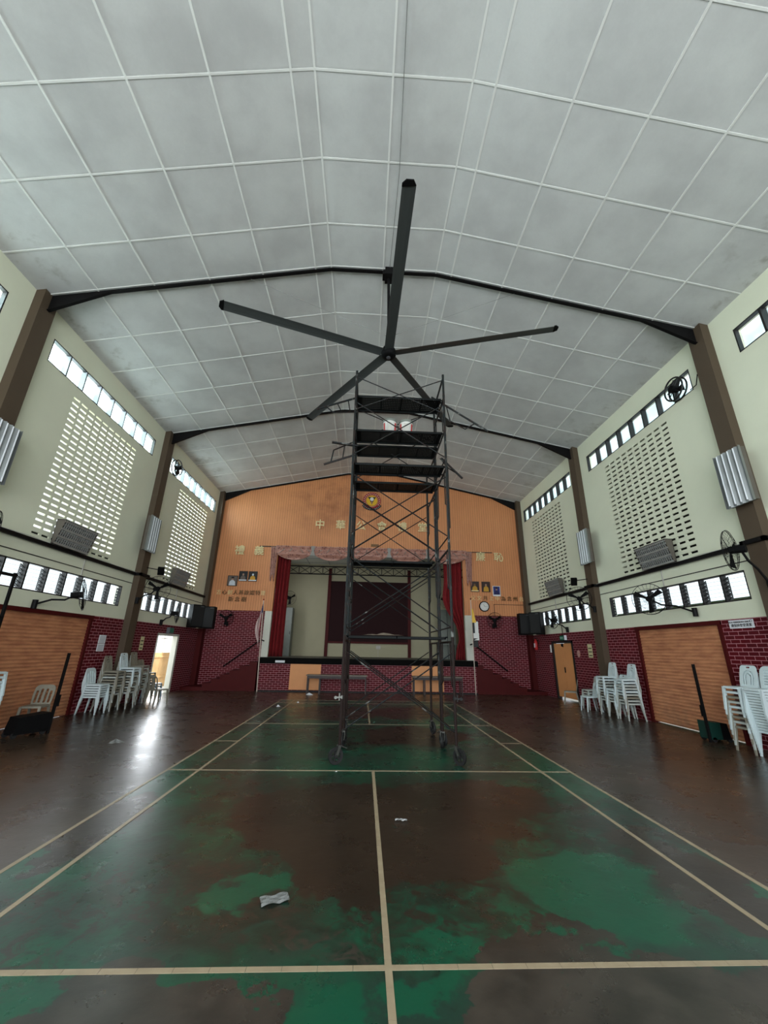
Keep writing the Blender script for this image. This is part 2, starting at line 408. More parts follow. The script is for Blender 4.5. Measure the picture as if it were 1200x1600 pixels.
def holed(mb, u0, u1, v0, v1, holes, fn):
    """cells of a rectangle minus holes, each a box made by fn(u0,u1,v0,v1)"""
    us = sorted({u0, u1, *[h[0] for h in holes], *[h[1] for h in holes]}); us = [u for u in us if u0 <= u <= u1]
    vs = sorted({v0, v1, *[h[2] for h in holes], *[h[3] for h in holes]}); vs = [v for v in vs if v0 <= v <= v1]
    for b0, b1 in zip(vs, vs[1:]):
        run = None
        for a0, a1 in zip(us, us[1:]):
            mu, mv = (a0+a1)/2, (b0+b1)/2
            inside = any(h[0] < mu < h[1] and h[2] < mv < h[3] for h in holes)
            if inside:
                if run: fn(run[0], run[1], b0, b1); run = None
            else: run = (run[0], a1) if run else (a0, a1)
        if run: fn(run[0], run[1], b0, b1)
def flat_curve(splines, extrude, kind='poly'):
    cu = bpy.data.curves.new('shape', 'CURVE'); cu.dimensions = '2D'; cu.fill_mode = 'BOTH'; cu.extrude = extrude
    for pts in splines:
        sp = cu.splines.new('POLY'); sp.points.add(len(pts)-1); sp.use_cyclic_u = True
        for i, (a, b) in enumerate(pts): sp.points[i].co = (a, b, 0, 1)
    return curve_mesh(cu)
def curve_mesh(cu):
    o = bpy.data.objects.new('tmp', cu); COL.objects.link(o)
    me = bpy.data.meshes.new_from_object(o.evaluated_get(bpy.context.evaluated_depsgraph_get()))
    bpy.data.objects.remove(o); bpy.data.curves.remove(cu)
    return me
def text_mesh(body, size, extrude=0.01, bold=0.0):
    cu = bpy.data.curves.new('lettering', 'FONT'); cu.body = body; cu.size = size; cu.extrude = extrude; cu.offset = bold
    cu.align_x = 'CENTER'; cu.align_y = 'CENTER'; cu.resolution_u = 3
    return curve_mesh(cu)
def place_mesh(name, me, mt, mat4, parent=None):
    me.transform(mat4); me.name = name; me.materials.clear(); me.materials.append(mt)
    o = bpy.data.objects.new(name, me); COL.objects.link(o)
    if parent is not None: o.parent = parent
    return o
def M4(loc, xa, ya):
    xa = Vector(xa).normalized(); ya = Vector(ya).normalized(); za = xa.cross(ya)
    m = Matrix((xa, ya, za)).transposed().to_4x4(); m.translation = Vector(loc); return m
def ellipse(cx, cy, rx, ry, n=24, a0=0, a1=2*PI):
    return [(cx+rx*math.cos(a0+(a1-a0)*k/n), cy+ry*math.sin(a0+(a1-a0)*k/n)) for k in range(n)]
def rrect(x0, x1, y0, y1, r, n=5):
    P = []
    for cx, cy, a in ((x1-r, y1-r, 0), (x0+r, y1-r, PI/2), (x0+r, y0+r, PI), (x1-r, y0+r, 1.5*PI)):
        for k in range(n+1): P.append((cx+r*math.cos(a+PI/2*k/n), cy+r*math.sin(a+PI/2*k/n)))
    return P

# ================================================================== THE HALL SHELL
HX, Y0, YB = 7.8, -8.0, 16.7
ZE, ZR, XR = 9.25, 10.65, 1.3                     # eave, flat ridge height, half width of the flat
COLS = (-8.0, -1.8, 4.4, 10.6)
fl = MB().box(-8.1, 8.1, Y0-2, 21.3, -0.1, 0.0).build('floor', M['floor']); struct(fl)
struct(MB().box(-30, 30, -30, 45, -0.25, -0.12).build('ground', M['outside_ground']))
for sx in (-1, 1):
    struct(MB().box(*sorted((sx*7.92, sx*10.6)), 4.5, 15.5, -0.11, 0.003).build('threshold', M['white_paint']), 'pale concrete apron outside the doors')
# court lines, inlaid tile strips
def court_line(x0, x1, y0, y1):
    mb = MB(); L = max(x1-x0, y1-y0); n = max(1, int(L/0.2))
    for k in range(n):
        if x1-x0 > y1-y0: a = x0+(x1-x0)*k/n; b = x0+(x1-x0)*(k+1)/n-0.0025; mb.box(a, b, y0, y1, 0, 0.002)
        else: a = y0+(y1-y0)*k/n; b = y0+(y1-y0)*(k+1)/n-0.0025; mb.box(x0, x1, a, b, 0, 0.003)
    o = mb.build('court_line', M['line']); struct(o)
w = 0.021
for sx in (-3.05, -2.59, 2.59, 3.05): court_line(sx-w, sx+w, -0.78, 12.66)
for yy in (-0.76, 0.0, 3.96, 7.92, 11.88, 12.64): court_line(-3.05, 3.05, yy-w, yy+w)
for a, b in ((-3.05, -2.59), (2.59, 3.05)): court_line(a, b, 5.92, 5.96)
court_line(-w, w, -0.76, 3.96); court_line(-w, w, 7.92, 12.64)

WIN = [(-7.4, -2.5), (-1.2, 3.7), (5.0, 9.92), (11.2, 16.08)]
for side, sn in ((-1, 'left'), (1, 'right')):
    holes_up = [(a, b, 8.0, 8.62) for a, b in WIN] + [(a, b, 2.86, 3.47) for a, b in WIN]
    holes_up += [(6.0, 9.0, 4.05, 7.78), (12.25, 15.25, 4.05, 7.78), (-0.2, 2.8, 4.05, 7.78)]
    holes_lo = [(5.95 if side > 0 else 5.45, 8.8, -1, 2.42), (12.75, 14.5, -1, 2.14)]
    x0, x1 = (HX, HX+0.18) if side > 0 else (-HX-0.18, -HX)
    mb = MB()
    holed(mb, Y0, YB, 2.5, 9.6, holes_up, lambda a, b, c, d: mb.box(x0, x1, a, b, c, d))
    mb.cur = 1
    holed(mb, Y0, YB, 0.0, 2.5, holes_lo, lambda a, b, c, d: mb.box(x0, x1, a, b, c, d))
    struct(mb.build('wall_'+sn, [M['plaster'], M['brick']]))
    # breeze-block vents
    for vi, (ya, yb) in enumerate(((6.0, 9.0), (12.25, 15.25), (-0.2, 2.8))):
        mb = MB(); za, zb = 4.05, 7.78; nr, nc = 24, 10; ph, pw = (zb-za)/nr, (yb-ya)/nc; SL, WB = (0.05, 0.036) if side < 0 else (0.056, 0.036)
        xa, xb = (HX+0.0, HX+0.03) if side > 0 else (-HX-0.035, -HX)
        slots = [(ya+c*pw+WB, ya+(c+1)*pw-WB, za+r*ph+(ph-SL)/2, za+r*ph+(ph+SL)/2) for r in range(nr) for c in range(nc)]
        holed(mb, ya, yb, za, zb, slots, lambda a, b, c, d: mb.box(xa, xb, a, b, c, d))
        struct(mb.build('trim_%d' % (vi+1+(3 if side > 0 else 0)), M['plaster']), 'breeze block vent panel')
        struct(MB().box(*sorted((side*(HX+0.06), side*(HX+0.1))), ya, yb, za, za+0.13).build('trim_%d' % (20+vi+3*(side > 0)), M['black_steel']), 'dark board behind the lowest vent row')
        if side > 0:  # added closed box, keeps the right vent slots dark
            struct(MB().box(HX+0.42, HX+0.46, ya-0.4, yb+0.4, za-0.3, zb+0.15).build('trim_%d' % (vi+30), M['backing']), 'added dark board behind the right vent slots')
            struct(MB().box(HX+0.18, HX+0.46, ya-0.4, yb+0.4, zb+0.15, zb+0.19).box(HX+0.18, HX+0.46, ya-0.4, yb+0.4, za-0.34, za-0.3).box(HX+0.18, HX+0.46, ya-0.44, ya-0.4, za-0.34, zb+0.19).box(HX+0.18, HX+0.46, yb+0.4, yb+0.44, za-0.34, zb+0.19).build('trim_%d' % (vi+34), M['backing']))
    # thin lintel line, dado edge, black conduit rail
    mb = MB(); xf = -side*0.012+side*HX
    for a, b in ((-7.8, -2.0), (-1.6, 4.2), (4.6, 10.4), (10.8, 16.6)): mb.box(min(xf, side*HX), max(xf, side*HX), a, b, 3.63, 3.65)
    struct(mb.build('trim_%d' % (10+(side > 0)), M['frame']), 'thin dark groove above the low windows')
    mb = MB(); xr0, xr1 = sorted((side*(HX-0.02), side*(HX-0.09)))
    for a, b in ((-7.8, -2.0), (-1.6, 4.2), (4.6, 10.4), (10.8, 16.5)): mb.box(xr0, xr1, a, b, 3.9, 3.985)
    for c in COLS:
        xc0, xc1 = sorted((side*(HX-0.2), side*(HX-0.27))); mb.box(xc0, xc1, c-0.27, c+0.27, 3.9, 3.985)
        for yy in (c-0.27, c+0.2): a, b = sorted((side*(HX-0.02), side*(HX-0.27))); mb.box(a, b, yy, yy+0.07, 3.9, 3.985)
    tag(mb.build('cable_trunking', M['black_steel']), 'long black trunking rail along the %s wall above the low windows' % sn, 'trunking')
    pts = []
    for k in range(60):
        yy = Y0+k*0.41; pts.append((side*(HX-0.07), yy, 4.0+0.012*math.sin(k*1.9)))
    tag(MB().tube(pts, 0.008, 5).build('loose_cable', M['cable_white']), 'thin pale cable lying on the %s wall trunking rail' % sn, 'cable')
    # columns
    for c in COLS:
        a, b = sorted((side*(HX-0.2), side*(HX+0.02)))
        struct(MB().box(a, b, c-0.2, c+0.2, 0, 9.3).build('column', M['column']))
    a, b = sorted((side*(HX-0.22), side*(HX+0.02)))
    mb = MB().box(a, b, 16.38, 16.72, 2.5, 9.3); mb.cur = 1; mb.box(a, b, 16.38, 16.72, 0, 2.5)
    struct(mb.build('column', [M['column'], M['maroon_paint']]))

# back (stage) wall
OX0, OX1 = -4.62, 4.66
mb = MB()
holed(mb, -HX, HX, 3.38, 11.0, [(OX0, OX1, 3.3, 6.5)], lambda a, b, c, d: mb.box(a, b, YB, YB+0.18, c, d))
mb.cur = 1; mb.box(-HX, -4.93, YB, YB+0.18, 0, 3.38).box(4.98, HX, YB, YB+0.18, 0, 3.38)
mb.cur = 2; mb.box(-4.93, OX0, YB, YB+0.18, 0, 3.38).box(OX1, 4.98, YB, YB+0.18, 0, 3.38)
struct(mb.build('wall_back', [M['panel'], M['brick'], M['white_paint']]))
mb = MB().box(-5.55, OX0, YB-0.025, YB, 6.5, 6.55).box(OX1, 6.2, YB-0.025, YB, 6.5, 6.54)
mb.box(6.1, 7.6, YB-0.015, YB, 3.92, 3.94).box(6.1, 6.12, YB-0.015, YB, 3.38, 3.94)
struct(mb.build('trim_12', M['wood_dark']), 'thin dark bead on the orange boarding')
# unseen hall end behind the camera: wide opening assumed for its daylight
mb = MB(); holed(mb, -HX, HX, 0, 11, [(-6.4, 6.4, -1, 8.0)], lambda a, b, c, d: mb.box(a, b, Y0-0.18, Y0, c, d))
struct(mb.build('wall_front', M['plaster']))
# ceiling
prof = [(-HX-0.15, ZE-0.03), (-XR, ZR), (XR, ZR), (HX+0.15, ZE-0.03)]
pr = prof+[(x, z+0.06) for x, z in prof[::-1]]
struct(MB().prism(pr, lambda p: (p[0], Y0-0.2, p[1]), lambda p: (p[0], 16.9, p[1])).build('ceiling', M['ceiling']))
struct(MB().prism([(x, z+0.5) for x, z in prof]+[(x, z+0.56) for x, z in prof[::-1]], lambda p: (p[0]*1.15, Y0-1.2, p[1]), lambda p: (p[0]*1.15, 22, p[1])).build('roof', M['backing']))
def cz(x): return ZE+(ZR-ZE)*min(1, (HX-abs(x))/(HX-XR))
mb = MB()
for x in (-6.62, -5.4, -4.16, -2.93, -1.68, -1.3, -0.02, 1.3, 1.68, 2.94, 4.17, 5.41, 6.62):
    mb.box(x-0.017, x+0.017, Y0, 16.7, cz(x)-0.012, cz(x)+0.01)
k = 0; y = 0.815-1.245*7
while y < 16.6:
    if min(abs(y-c) for c in COLS) > 0.3:
        for a, b in ((-HX, -XR), (-XR, XR), (XR, HX)):
            mb.bar((a, y, cz(a)-0.003), (b, y, cz(b)-0.001), 0.03, 0.014)
    y += 1.245
struct(mb.build('trim_13', M['batten']), 'white battens over the ceiling board joints')
# roof beams with haunches at the columns
for c in COLS+(16.62,):
    low = [(-HX, 8.82), (-7.55, 8.88), (-6.35, 9.43)]; pts = [(-HX, ZE)]+[(-XR, ZR), (XR, ZR)]+[(HX, ZE)]
    lo = [(HX, 8.82), (7.55, 8.88), (6.35, cz(6.35)-0.075), (XR, ZR-0.065), (-XR, ZR-0.065), (-6.35, cz(6.35)-0.075), (-7.55, 8.88), (-HX, 8.82)]
    mb = MB().prism(pts+lo, lambda p: (p[0], c-0.012, p[1]), lambda p: (p[0], c+0.012, p[1]))
    for (xa, za), (xb, zb) in zip(lo, lo[1:]):
        mb.bar((xa, c, za), (xb, c, zb), 0.075, 0.016)
    mb2 = mb.build('roof_beam', M['black_steel']); struct(mb2)
    mb = MB()
    for dy in (-0.06, 0.06):
        for (xa, za), (xb, zb) in zip(pts, pts[1:]): mb.bar((xa, c+dy, za-0.008), (xb, c+dy, zb-0.008), 0.016, 0.014)
    struct(mb.build('trim_14', M['batten']))

# windows
wn = 0
for side in (-1, 1):
    for bay, (a, b) in enumerate(WIN):
        for hi in (True, False):
            wn += 1; rv = 0.0; z0, z1 = (8.0, 8.62) if hi else (2.86, 3.47); n = 8
            w0 = struct(MB().box(*sorted((side*(HX+rv), side*(HX+0.1+rv))), a, b, z0, z0+0.028).box(*sorted((side*(HX+rv), side*(HX+0.1+rv))), a, b, z1-0.028, z1)
                 .box(*sorted((side*(HX+rv), side*(HX+0.1+rv))), a, a+0.03, z0, z1).box(*sorted((side*(HX+rv), side*(HX+0.1+rv))), b-0.03, b, z0, z1).build('window_%d' % wn, M['frame']))
            mb = MB()
            for k in range(1, n):
                yy = a+(b-a)*k/n
                mb.box(*sorted((side*(HX+rv), side*(HX+(0.17 if hi else 0.12)))), yy-0.022, yy+0.022, z0, z1)
            mb.build('mullion', M['mullion'] if (hi and side < 0) else M['frame'], w0)
            mb = MB()
            if hi:
                mb.box(*sorted((side*(HX+0.14), side*(HX+0.146))), a+.03, b-.03, z0+.03, z1-.03)
                mb.build('glass', M['frosted'], w0)
            else:
                for k in range(n):
                    ya, yb = a+(b-a)*k/n+0.03, a+(b-a)*(k+1)/n-0.03
                    for r in range(6):
                        zc = z0+0.05+(z1-z0-0.1)*(r+0.5)/6
                        mb.cur = 0
                        mb.bar((side*(HX+0.02), ya, zc-0.035), (side*(HX+0.02), yb, zc-0.035), 0.006, 0.004)
                        P = [(side*(HX+0.02), zc-0.05), (side*(HX+0.12), zc+0.05)]
                        mb.cur = 1
                        mb.hexa([(P[0][0], ya, P[0][1]), (P[0][0], yb, P[0][1]), (P[1][0], yb, P[1][1]), (P[1][0], ya, P[1][1]),
                                 (P[0][0], ya, P[0][1]+.005), (P[0][0], yb, P[0][1]+.005), (P[1][0], yb, P[1][1]+.005), (P[1][0], ya, P[1][1]+.005)])
                        mb.cur = 0
                        for yy in (ya, yb-0.05):     # saw-tooth blade clips
                            mb.prism([(side*(HX+0.02), zc-0.05), (side*(HX+0.12), zc+0.05), (side*(HX+0.12), zc-0.04)], lambda p: (p[0], yy, p[1]), lambda p: (p[0], yy+0.05*0.6, p[1]))
                mb.build('louvre_blades', [M['frame'], M['glass']], w0)

# roller shutters
for side, sn in ((-1, 'left'), (1, 'right')):
    a = 5.95 if side > 0 else 5.45; b = 8.8
    d = struct(MB().box(*sorted((side*(HX-0.03), side*(HX+0.1))), b-0.03, b+0.06, 0, 2.46).box(*sorted((side*(HX-0.03), side*(HX+0.1))), a-0.06, a+0.03, 0, 2.46)
        .box(*sorted((side*(HX-0.05), side*(HX+0.12))), a-0.06, b+0.06, 2.40, 2.49).build('door_%d' % (1 if side < 0 else 2), M['maroon_paint']), 'maroon frame of the roller shutter')
    mb = MB(); n = 30; zz0 = 0.04 if side > 0 else 0.008
    P = []
    for k in range(n):
        za = zz0+(2.4-zz0)*k/n; zb = zz0+(2.4-zz0)*(k+1)/n
        for f, dx in ((0.0, 0.03), (0.12, 0.014), (0.35, 0.0), (0.65, 0.0), (0.88, 0.014)): P.append((side*(HX+0.02+dx), za+(zb-za)*f))
    P.append((side*(HX+0.05), 2.4))
    nb = len(P)
    for (xa, za), (xb, zb) in zip(P, P[1:]):
        i = len(mb.v); mb.v += [(xa, a, za), (xa, b, za), (xb, b, zb), (xb, a, zb)]; mb.quad(i, i+1, i+2, i+3)
    mb.box(*sorted((side*(HX+0.03), side*(HX+0.06))), a, b, zz0, 2.4)
    mb.build('shutter_curtain', M['shutter'], d, fixn=False)
# doors at the stage end
d = struct(MB().box(HX-0.02, HX+0.12, 12.72, 12.83, 0, 2.2).box(HX-0.02, HX+0.12, 14.42, 14.53, 0, 2.2).box(HX-0.02, HX+0.12, 12.72, 14.53, 2.11, 2.2).build('door_3', M['frame']))
for ya, yb in ((12.84, 13.62), (13.63, 14.41)):
    dl = MB().box(HX+0.03, HX+0.07, ya, yb, 0.08, 2.1).build('door_leaf', M['orange_paint'], d)
mb = MB(); mb.bar((HX+0.0, 13.6, 1.0), (HX+0.0, 13.6, 1.2), 0.03, 0.03); mb.bar((HX+0.0, 13.66, 1.98), (HX+0.0, 13.66, 2.1), 0.03, 0.03); mb.bar((HX+0.0, 13.57, 1.96), (HX+0.0, 13.57, 2.1), 0.03, 0.03)
mb.build('door_bolt', M['black_steel'], d)
d = struct(MB().box(-HX-0.18, -HX+0.02, 14.38, 14.52, 0, 2.16).box(-HX-0.18, -HX+0.02, 12.73, 12.78, 0, 2.16).box(-HX-0.18, -HX+0.02, 12.73, 14.52, 2.1, 2.18).build('door_4', M['white_paint']))
# outside the left door
f = thing('plank_fence', 'weathered orange plank fence outside the open left doorway', 'fence', (-9.9, 15.5, -0.12))
mb = MB()
for k in range(28): mb.box(-9.92, -9.9, 11.8+k*0.3, 12.09+k*0.3, -0.12, 1.42)
mb.build('boards', M['plank_wood'], f, world=True)
mb = MB().box(-9.9, -9.86, 11.8, 20.2, 0.3, 0.38).box(-9.9, -9.86, 11.8, 20.2, 1.2, 1.28)
mb.build('rail', M['plank_wood'], f, world=True)
g = thing('white_grille', 'white metal grille above the plank fence outside the doorway', 'grille', (-9.98, 15.5, 1.42))
mb = MB()
for k in range(9): mb.box(-9.99, -9.96, 12+k*1.0, 12.04+k*1.0, -0.12, 2.6)
mb.box(-9.99, -9.96, 12, 20, 2.05, 2.09).box(-9.99, -9.96, 12, 20, 2.3, 2.34)
mb.build('bars', M['white'], g, world=True)
hd = tag(MB().box(11.0, 12.0, -8, 20, -0.12, 3.4).build('hedge', M['tree_green']), 'green hedge outside beyond the right low windows', 'hedge'); hd['kind'] = 'stuff'

# stage
mb = MB().box(-4.6, 4.72, 15.42, 21.2, 0.05, 1.1); mb.cur = 1; mb.box(-4.68, 4.8, 15.36, 16.7, 1.1, 1.32)
mb.cur = 2; mb.box(-4.98, 5.0, 16.4, 21.2, 1.28, 1.325); mb.cur = 3; mb.box(-4.62, 4.74, 15.4, 15.5, 0.0, 0.05)
struct(mb.build('stage_platform', [M['brick'], M['stage_black'], M['stage_floor'], M['black']]))
for a, b in ((-3.3, -2.0), (1.9, 3.28)):
    tag(MB().box(a, b, 15.39, 15.42, 0.08, 1.1).build('access_panel', M['orange_paint']), 'plain orange panel let into the brick stage front, %s one' % ('left' if a < 0 else 'right'), 'panel', 'orange panels in the stage front')
tag(MB().box(-3.95, -3.55, 15.345, 15.36, 1.14, 1.23).build('name_plate', M['paper']), 'small blank white plate on the black stage edge', 'plate')
struct(MB().box(-4.98, 5.0, 21.0, 21.15, 1.3, 6.9).build('wall_stage_back', M['stage_wall']))
struct(MB().box(-5.1, -4.98, 16.88, 21.15, 1.3, 7.0).build('wall_stage_left', M['stage_wall']))
struct(MB().box(5.0, 5.12, 16.88, 21.15, 1.3, 7.0).build('wall_stage_right', M['stage_wall']))
mb = MB().box(-5.1, 5.12, 16.88, 21.15, 6.55, 6.62); mb.cur = 1
for x in (-3.6, -2.4, -1.2, 0, 1.2, 2.4, 3.6): mb.box(x-0.012, x+0.012, 16.9, 21.0, 6.54, 6.55)
for yy in (18.1, 19.3, 20.5): mb.box(-4.98, 5, yy-0.012, yy+0.012, 6.54, 6.55)
struct(mb.build('ceiling_stage', [M['white_paint'], M['mullion']]))
bd = thing('backdrop_board', 'large maroon display board framed by two posts on the stage back wall', 'board', (0, 20.95, 1.33))
MB().box(-2.3, 2.36, 20.94, 20.99, 2.12, 5.55).build('panel', M['maroon_board'], bd, world=True)
for x in (-2.34, 2.4): MB().box(x-0.09, x+0.09, 20.9, 20.98, 1.33, 6.3).build('post', M['maroon_paint'], bd, world=True)
MB().box(-2.3, 2.36, 20.92, 20.98, 2.04, 2.14).build('ledge', M['maroon_paint'], bd, world=True)
tag(MB().box(0.5, 0.75, 20.97, 21.0, 1.75, 1.95).box(0.61, 0.63, 20.98, 21.0, 1.33, 1.75).build('wall_socket', M['cable_white']), 'small pale wall socket with conduit under the maroon board', 'socket')
# stage lighting truss
mb = MB(); zt, zb_ = 5.78, 5.38
for yy in (17.7,):
    mb.tube([(-4.97, yy, zt), (4.99, yy, zt)], 0.032, 6); mb.tube([(-4.97, yy, zb_), (4.99, yy, zb_)], 0.032, 6)
    n = 16
    for k in range(n+1):
        x = -4.9+9.8*k/n; mb.tube([(x, yy, zb_), (x, yy, zt)], 0.02, 5)
        if k < n:
            x2 = x+9.8/n; mb.tube([(x, yy, zb_), (x2, yy, zt)], 0.014, 4); mb.tube([(x, yy, zt), (x2, yy, zb_)], 0.014, 4)
tag(mb.build('curtain_truss', M['black_steel']), 'black lattice truss spanning the stage below its ceiling', 'truss')
cb = thing('steel_cabinet', 'grey steel cabinet at the left side of the stage', 'cabinet', (-4.45, 19.8, 1.325))
MB().box(-0.4, 0.32, -0.3, 0.3, 0, 2.5).build('body', M['cabinet'], cb)
MB().box(0.02, 0.3, -0.32, -0.3, 0.05, 2.45).build('door', M['cabinet'], cb); MB().box(0.25, 0.27, -0.34, -0.32, 1.1, 1.25).build('handle', M['black'], cb)
cb = thing('door_board', 'pale cupboard with a dark centre seam at the right side of the stage', 'cupboard', (4.25, 19.6, 1.325))
MB().box(-0.38, 0.5, -0.25, 0.3, 0, 2.55).build('body', M['cabinet'], cb); MB().box(0.04, 0.06, -0.27, -0.25, 0, 2.5).build('seam', M['black'], cb)
tb = thing('folding_table', 'small metal frame table on the right of the stage behind the scaffold', 'table', (4.1, 18.7, 1.325))
MB().box(-0.5, 0.5, -0.3, 0.3, 0.72, 0.75).build('table_top', M['cabinet'], tb)
for sx in (-.46, .46):
    for sy in (-.26, .26): MB().tube([(sx, sy, 0), (sx, sy, .72)], .014, 6).build('leg', M['black_steel'], tb)

# stairs both sides
for side, sn in ((-1, 'left'), (1, 'right')):
    mb = MB()
    edges = [4.72, 5.05, 5.45, 5.84, 6.2, 6.55, 6.9]
    hs = [1.14, 0.97, 0.80, 0.63, 0.46, 0.29]
    for k in range(6):
        a, b = sorted((side*edges[k], side*edges[k+1])); mb.box(a, b, 15.42, 16.68, 0, hs[k])
    a, b = sorted((side*6.9, side*7.78)); mb.box(a, b, 15.42, 16.68, 0, 0.13)
    struct(mb.build('stairs', M['maroon_paint']), 'maroon stair up to the %s side of the stage' % sn)
    h = thing('handrail', 'slim dark handrail sloping along the brick wall above the %s stage stair' % sn, 'handrail', (side*4.9, 16.6, 2.1))
    MB().tube([(side*4.8, 16.58, 2.02), (side*4.95, 16.58, 2.08), (side*6.5, 16.58, 0.9)], 0.03, 8).build('rail', M['black_steel'], h, world=True)
    for x, z in ((5.0, 2.03), (6.3, 1.04)): MB().tube([(side*x, 16.7, z-.06), (side*x, 16.58, z)], 0.012, 6).build('bracket', M['black_steel'], h, world=True)

# ================================================================== SCAFFOLD TOWER
sc = thing('scaffold_tower', 'tall wheeled steel scaffold tower standing on the court', 'scaffold', (0.4, 5.5, 0))
XL, XRt = -0.54, 1.36; LV = [0.26, 1.94, 3.62, 5.30, 6.98]
def h_frame(x, y0, y1, z0, z1, guard=False, mt='scaffold'):
    mb = MB(); h = z1-z0
    for y in (y0, y1): mb.tube([(x, y, z0), (x, y, z1)], 0.0245, 8); mb.lathe([(0.027, -0.03), (0.027, 0.03)], 8, (x, y, z1))
    mb.tube([(x, y0, z1-0.05), (x, y1, z1-0.05)], 0.021, 6)
    if not guard:
        mb.tube([(x, y0, z0+0.12*h), (x, y1, z0+0.12*h)], 0.014, 6)
        a, b = y0+0.22, y1-0.22
        mb.tube([(x, a, z1-0.05), (x, a-0.02, z0+0.55*h), (x, y0, z0+0.5*h)], 0.013, 6); mb.tube([(x, b, z1-0.05), (x, b+0.02, z0+0.55*h), (x, y1, z0+0.5*h)], 0.013, 6)
    return mb.build('frame', M[mt], sc, world=True)
def xbrace(y, z0, z1, swap=False):
    r = 0.0115
    MB().tube([(XL+0.03, y, z0), (XRt-0.03, y, z1)], r, 6).build('cross_brace', M['scaffold'], sc, world=True)
    MB().tube([(XL+0.03, y+0.024, z1), (XRt-0.03, y+0.024, z0)], r, 6).build('cross_brace', M['scaffold'], sc, world=True)
TW = ((4.3, 5.5, 4), (5.62, 6.84, 3))
for y0, y1, nt in TW:
    for t in range(nt):
        for x in (XL, XRt): h_frame(x, y0, y1, LV[t], LV[t+1], mt='scaffold_rust' if t == 0 else 'scaffold')
        if t == 0: zs = (0.48, 1.70)
        else: zs = (LV[t]+0.2, LV[t]+1.42)
        for y in (y0-0.03, y1+0.03): xbrace(y, *zs)
for x in (XL, XRt): h_frame(x, 4.3, 5.5, 6.98, 7.5, True)
for x in (XL, XRt): h_frame(x, 5.62, 6.84, 5.30, 6.2, True)
for y in (4.27, 5.53): xbrace(y, 6.55, 7.36)
# spare couplers at the front legs
for x, s in ((XL, -1), (XRt, 1)):
    mb = MB().lathe([(0.033, -0.025), (0.033, 0.025)], 10, (x, 4.3, 0.98)); mb.bar((x, 4.28, 0.98), (x+s*0.09, 4.27, 0.975), 0.02, 0.025)
    mb.lathe([(0.026, -0.02), (0.026, 0.02)], 10, (x+s*0.1, 4.27, 0.975), 'y'); mb.bar((x+s*0.04, 4.27, 0.93), (x+s*0.04, 4.27, 1.04), 0.012, 0.018)
    mb.build('coupler', M['zinc'] if s < 0 else M['rubber'], sc, world=True)
# perforated steel planks
def plank(y0, y1, z, x0=None, x1=None):
    x0 = XL+0.03 if x0 is None else x0; x1 = XRt-0.03 if x1 is None else x1
    mb = MB(); nx, ny = 46, 7; hole = []
    L = x1-x0
    for i in range(nx):
        for j in range(ny):
            if i % 12 == 0: continue
            cx = x0+0.06+(L-0.12)*(i+0.5)/nx; cy = y0+0.04+(y1-y0-0.08)*(j+0.5)/ny
            hole.append((cx-0.006, cx+0.006, cy-0.008, cy+0.008))
    # a sheet minus the holes, row by row
    ysort = sorted({y0, y1, *[h[2] for h in hole], *[h[3] for h in hole]})
    holed(mb, x0, x1, y0, y1, hole, lambda a, b, c, d: mb.box(a, b, c, d, z-0.004, z))
    mb.box(x0, x1, y0, y0+0.006, z-0.045, z).box(x0, x1, y1-0.006, y1, z-0.045, z)
    for f in (0.0, 0.5, 1.0):
        x = x0+0.01+(L-0.02)*f; mb.box(x-0.01, x+0.01, y0, y1, z-0.04, z-0.004)
    for x in (x0, x1):
        for yy in (y0+0.06, y1-0.06): mb.tube([(x, yy, z-0.01), (x+(0.05 if x > 0.4 else -0.05), yy, z+0.005)], 0.016, 6)
    return mb.build('plank', M['plank'], sc, world=True)
for y0, y1, z in ((4.43, 4.98, 7.0), (4.43, 4.97, 6.16), (5.14, 5.68, 6.18), (4.32, 4.82, 5.32), (5.3, 5.82, 5.34), (5.95, 6.45, 3.66), (4.75, 5.25, 1.98)):
    plank(y0, y1, z)
for z, ya, yb in ((6.13, 4.3, 5.5), (6.13, 5.5, 5.75)):
    for x in (XL, XRt): MB().tube([(x, ya, z), (x, yb, z)], 0.018, 6).build('transom', M['scaffold'], sc, world=True)
# outrigger frames lashed to the tower
def outrigger(p0, p1, q0, q1, rungs):
    mb = MB(); p0, p1, q0, q1 = map(Vector, (p0, p1, q0, q1)); mb.tube([p0, p1], 0.022, 8)
    e = q1.lerp(p1, 0.12); mb.tube([q0, q0.lerp(q1, 0.85), q1, p0.lerp(p1, 0.78)], 0.014, 6)
    for f in rungs: mb.tube([p0.lerp(p1, f*0.78), q0.lerp(q1, f)], 0.012, 6)
    mb.build('outrigger_frame', M['scaffold'], sc, world=True)
outrigger((XL+0.02, 4.55, 7.02), (-1.35, 4.3, 6.52), (XL+0.02, 4.75, 6.78), (-1.02, 4.45, 6.55), (0.3, 0.65))
outrigger((1.15, 4.6, 7.15), (2.28, 4.3, 6.15), (1.4, 4.7, 6.72), (1.85, 4.5, 6.3), (0.35,))
outrigger((XL+0.02, 4.35, 5.5), (-1.12, 4.3, 5.24), (XL+0.02, 4.5, 5.9), (-0.95, 4.4, 5.62), (0.5,))
outrigger((1.3, 4.45, 5.55), (1.68, 4.3, 5.04), (1.3, 4.6, 5.62), (1.45, 4.5, 5.35), ())
MB().bar((-0.98, 4.25, 5.72), (-0.45, 4.3, 5.68), 0.05, 0.03).build('ledger', M['scaffold'], sc, world=True)
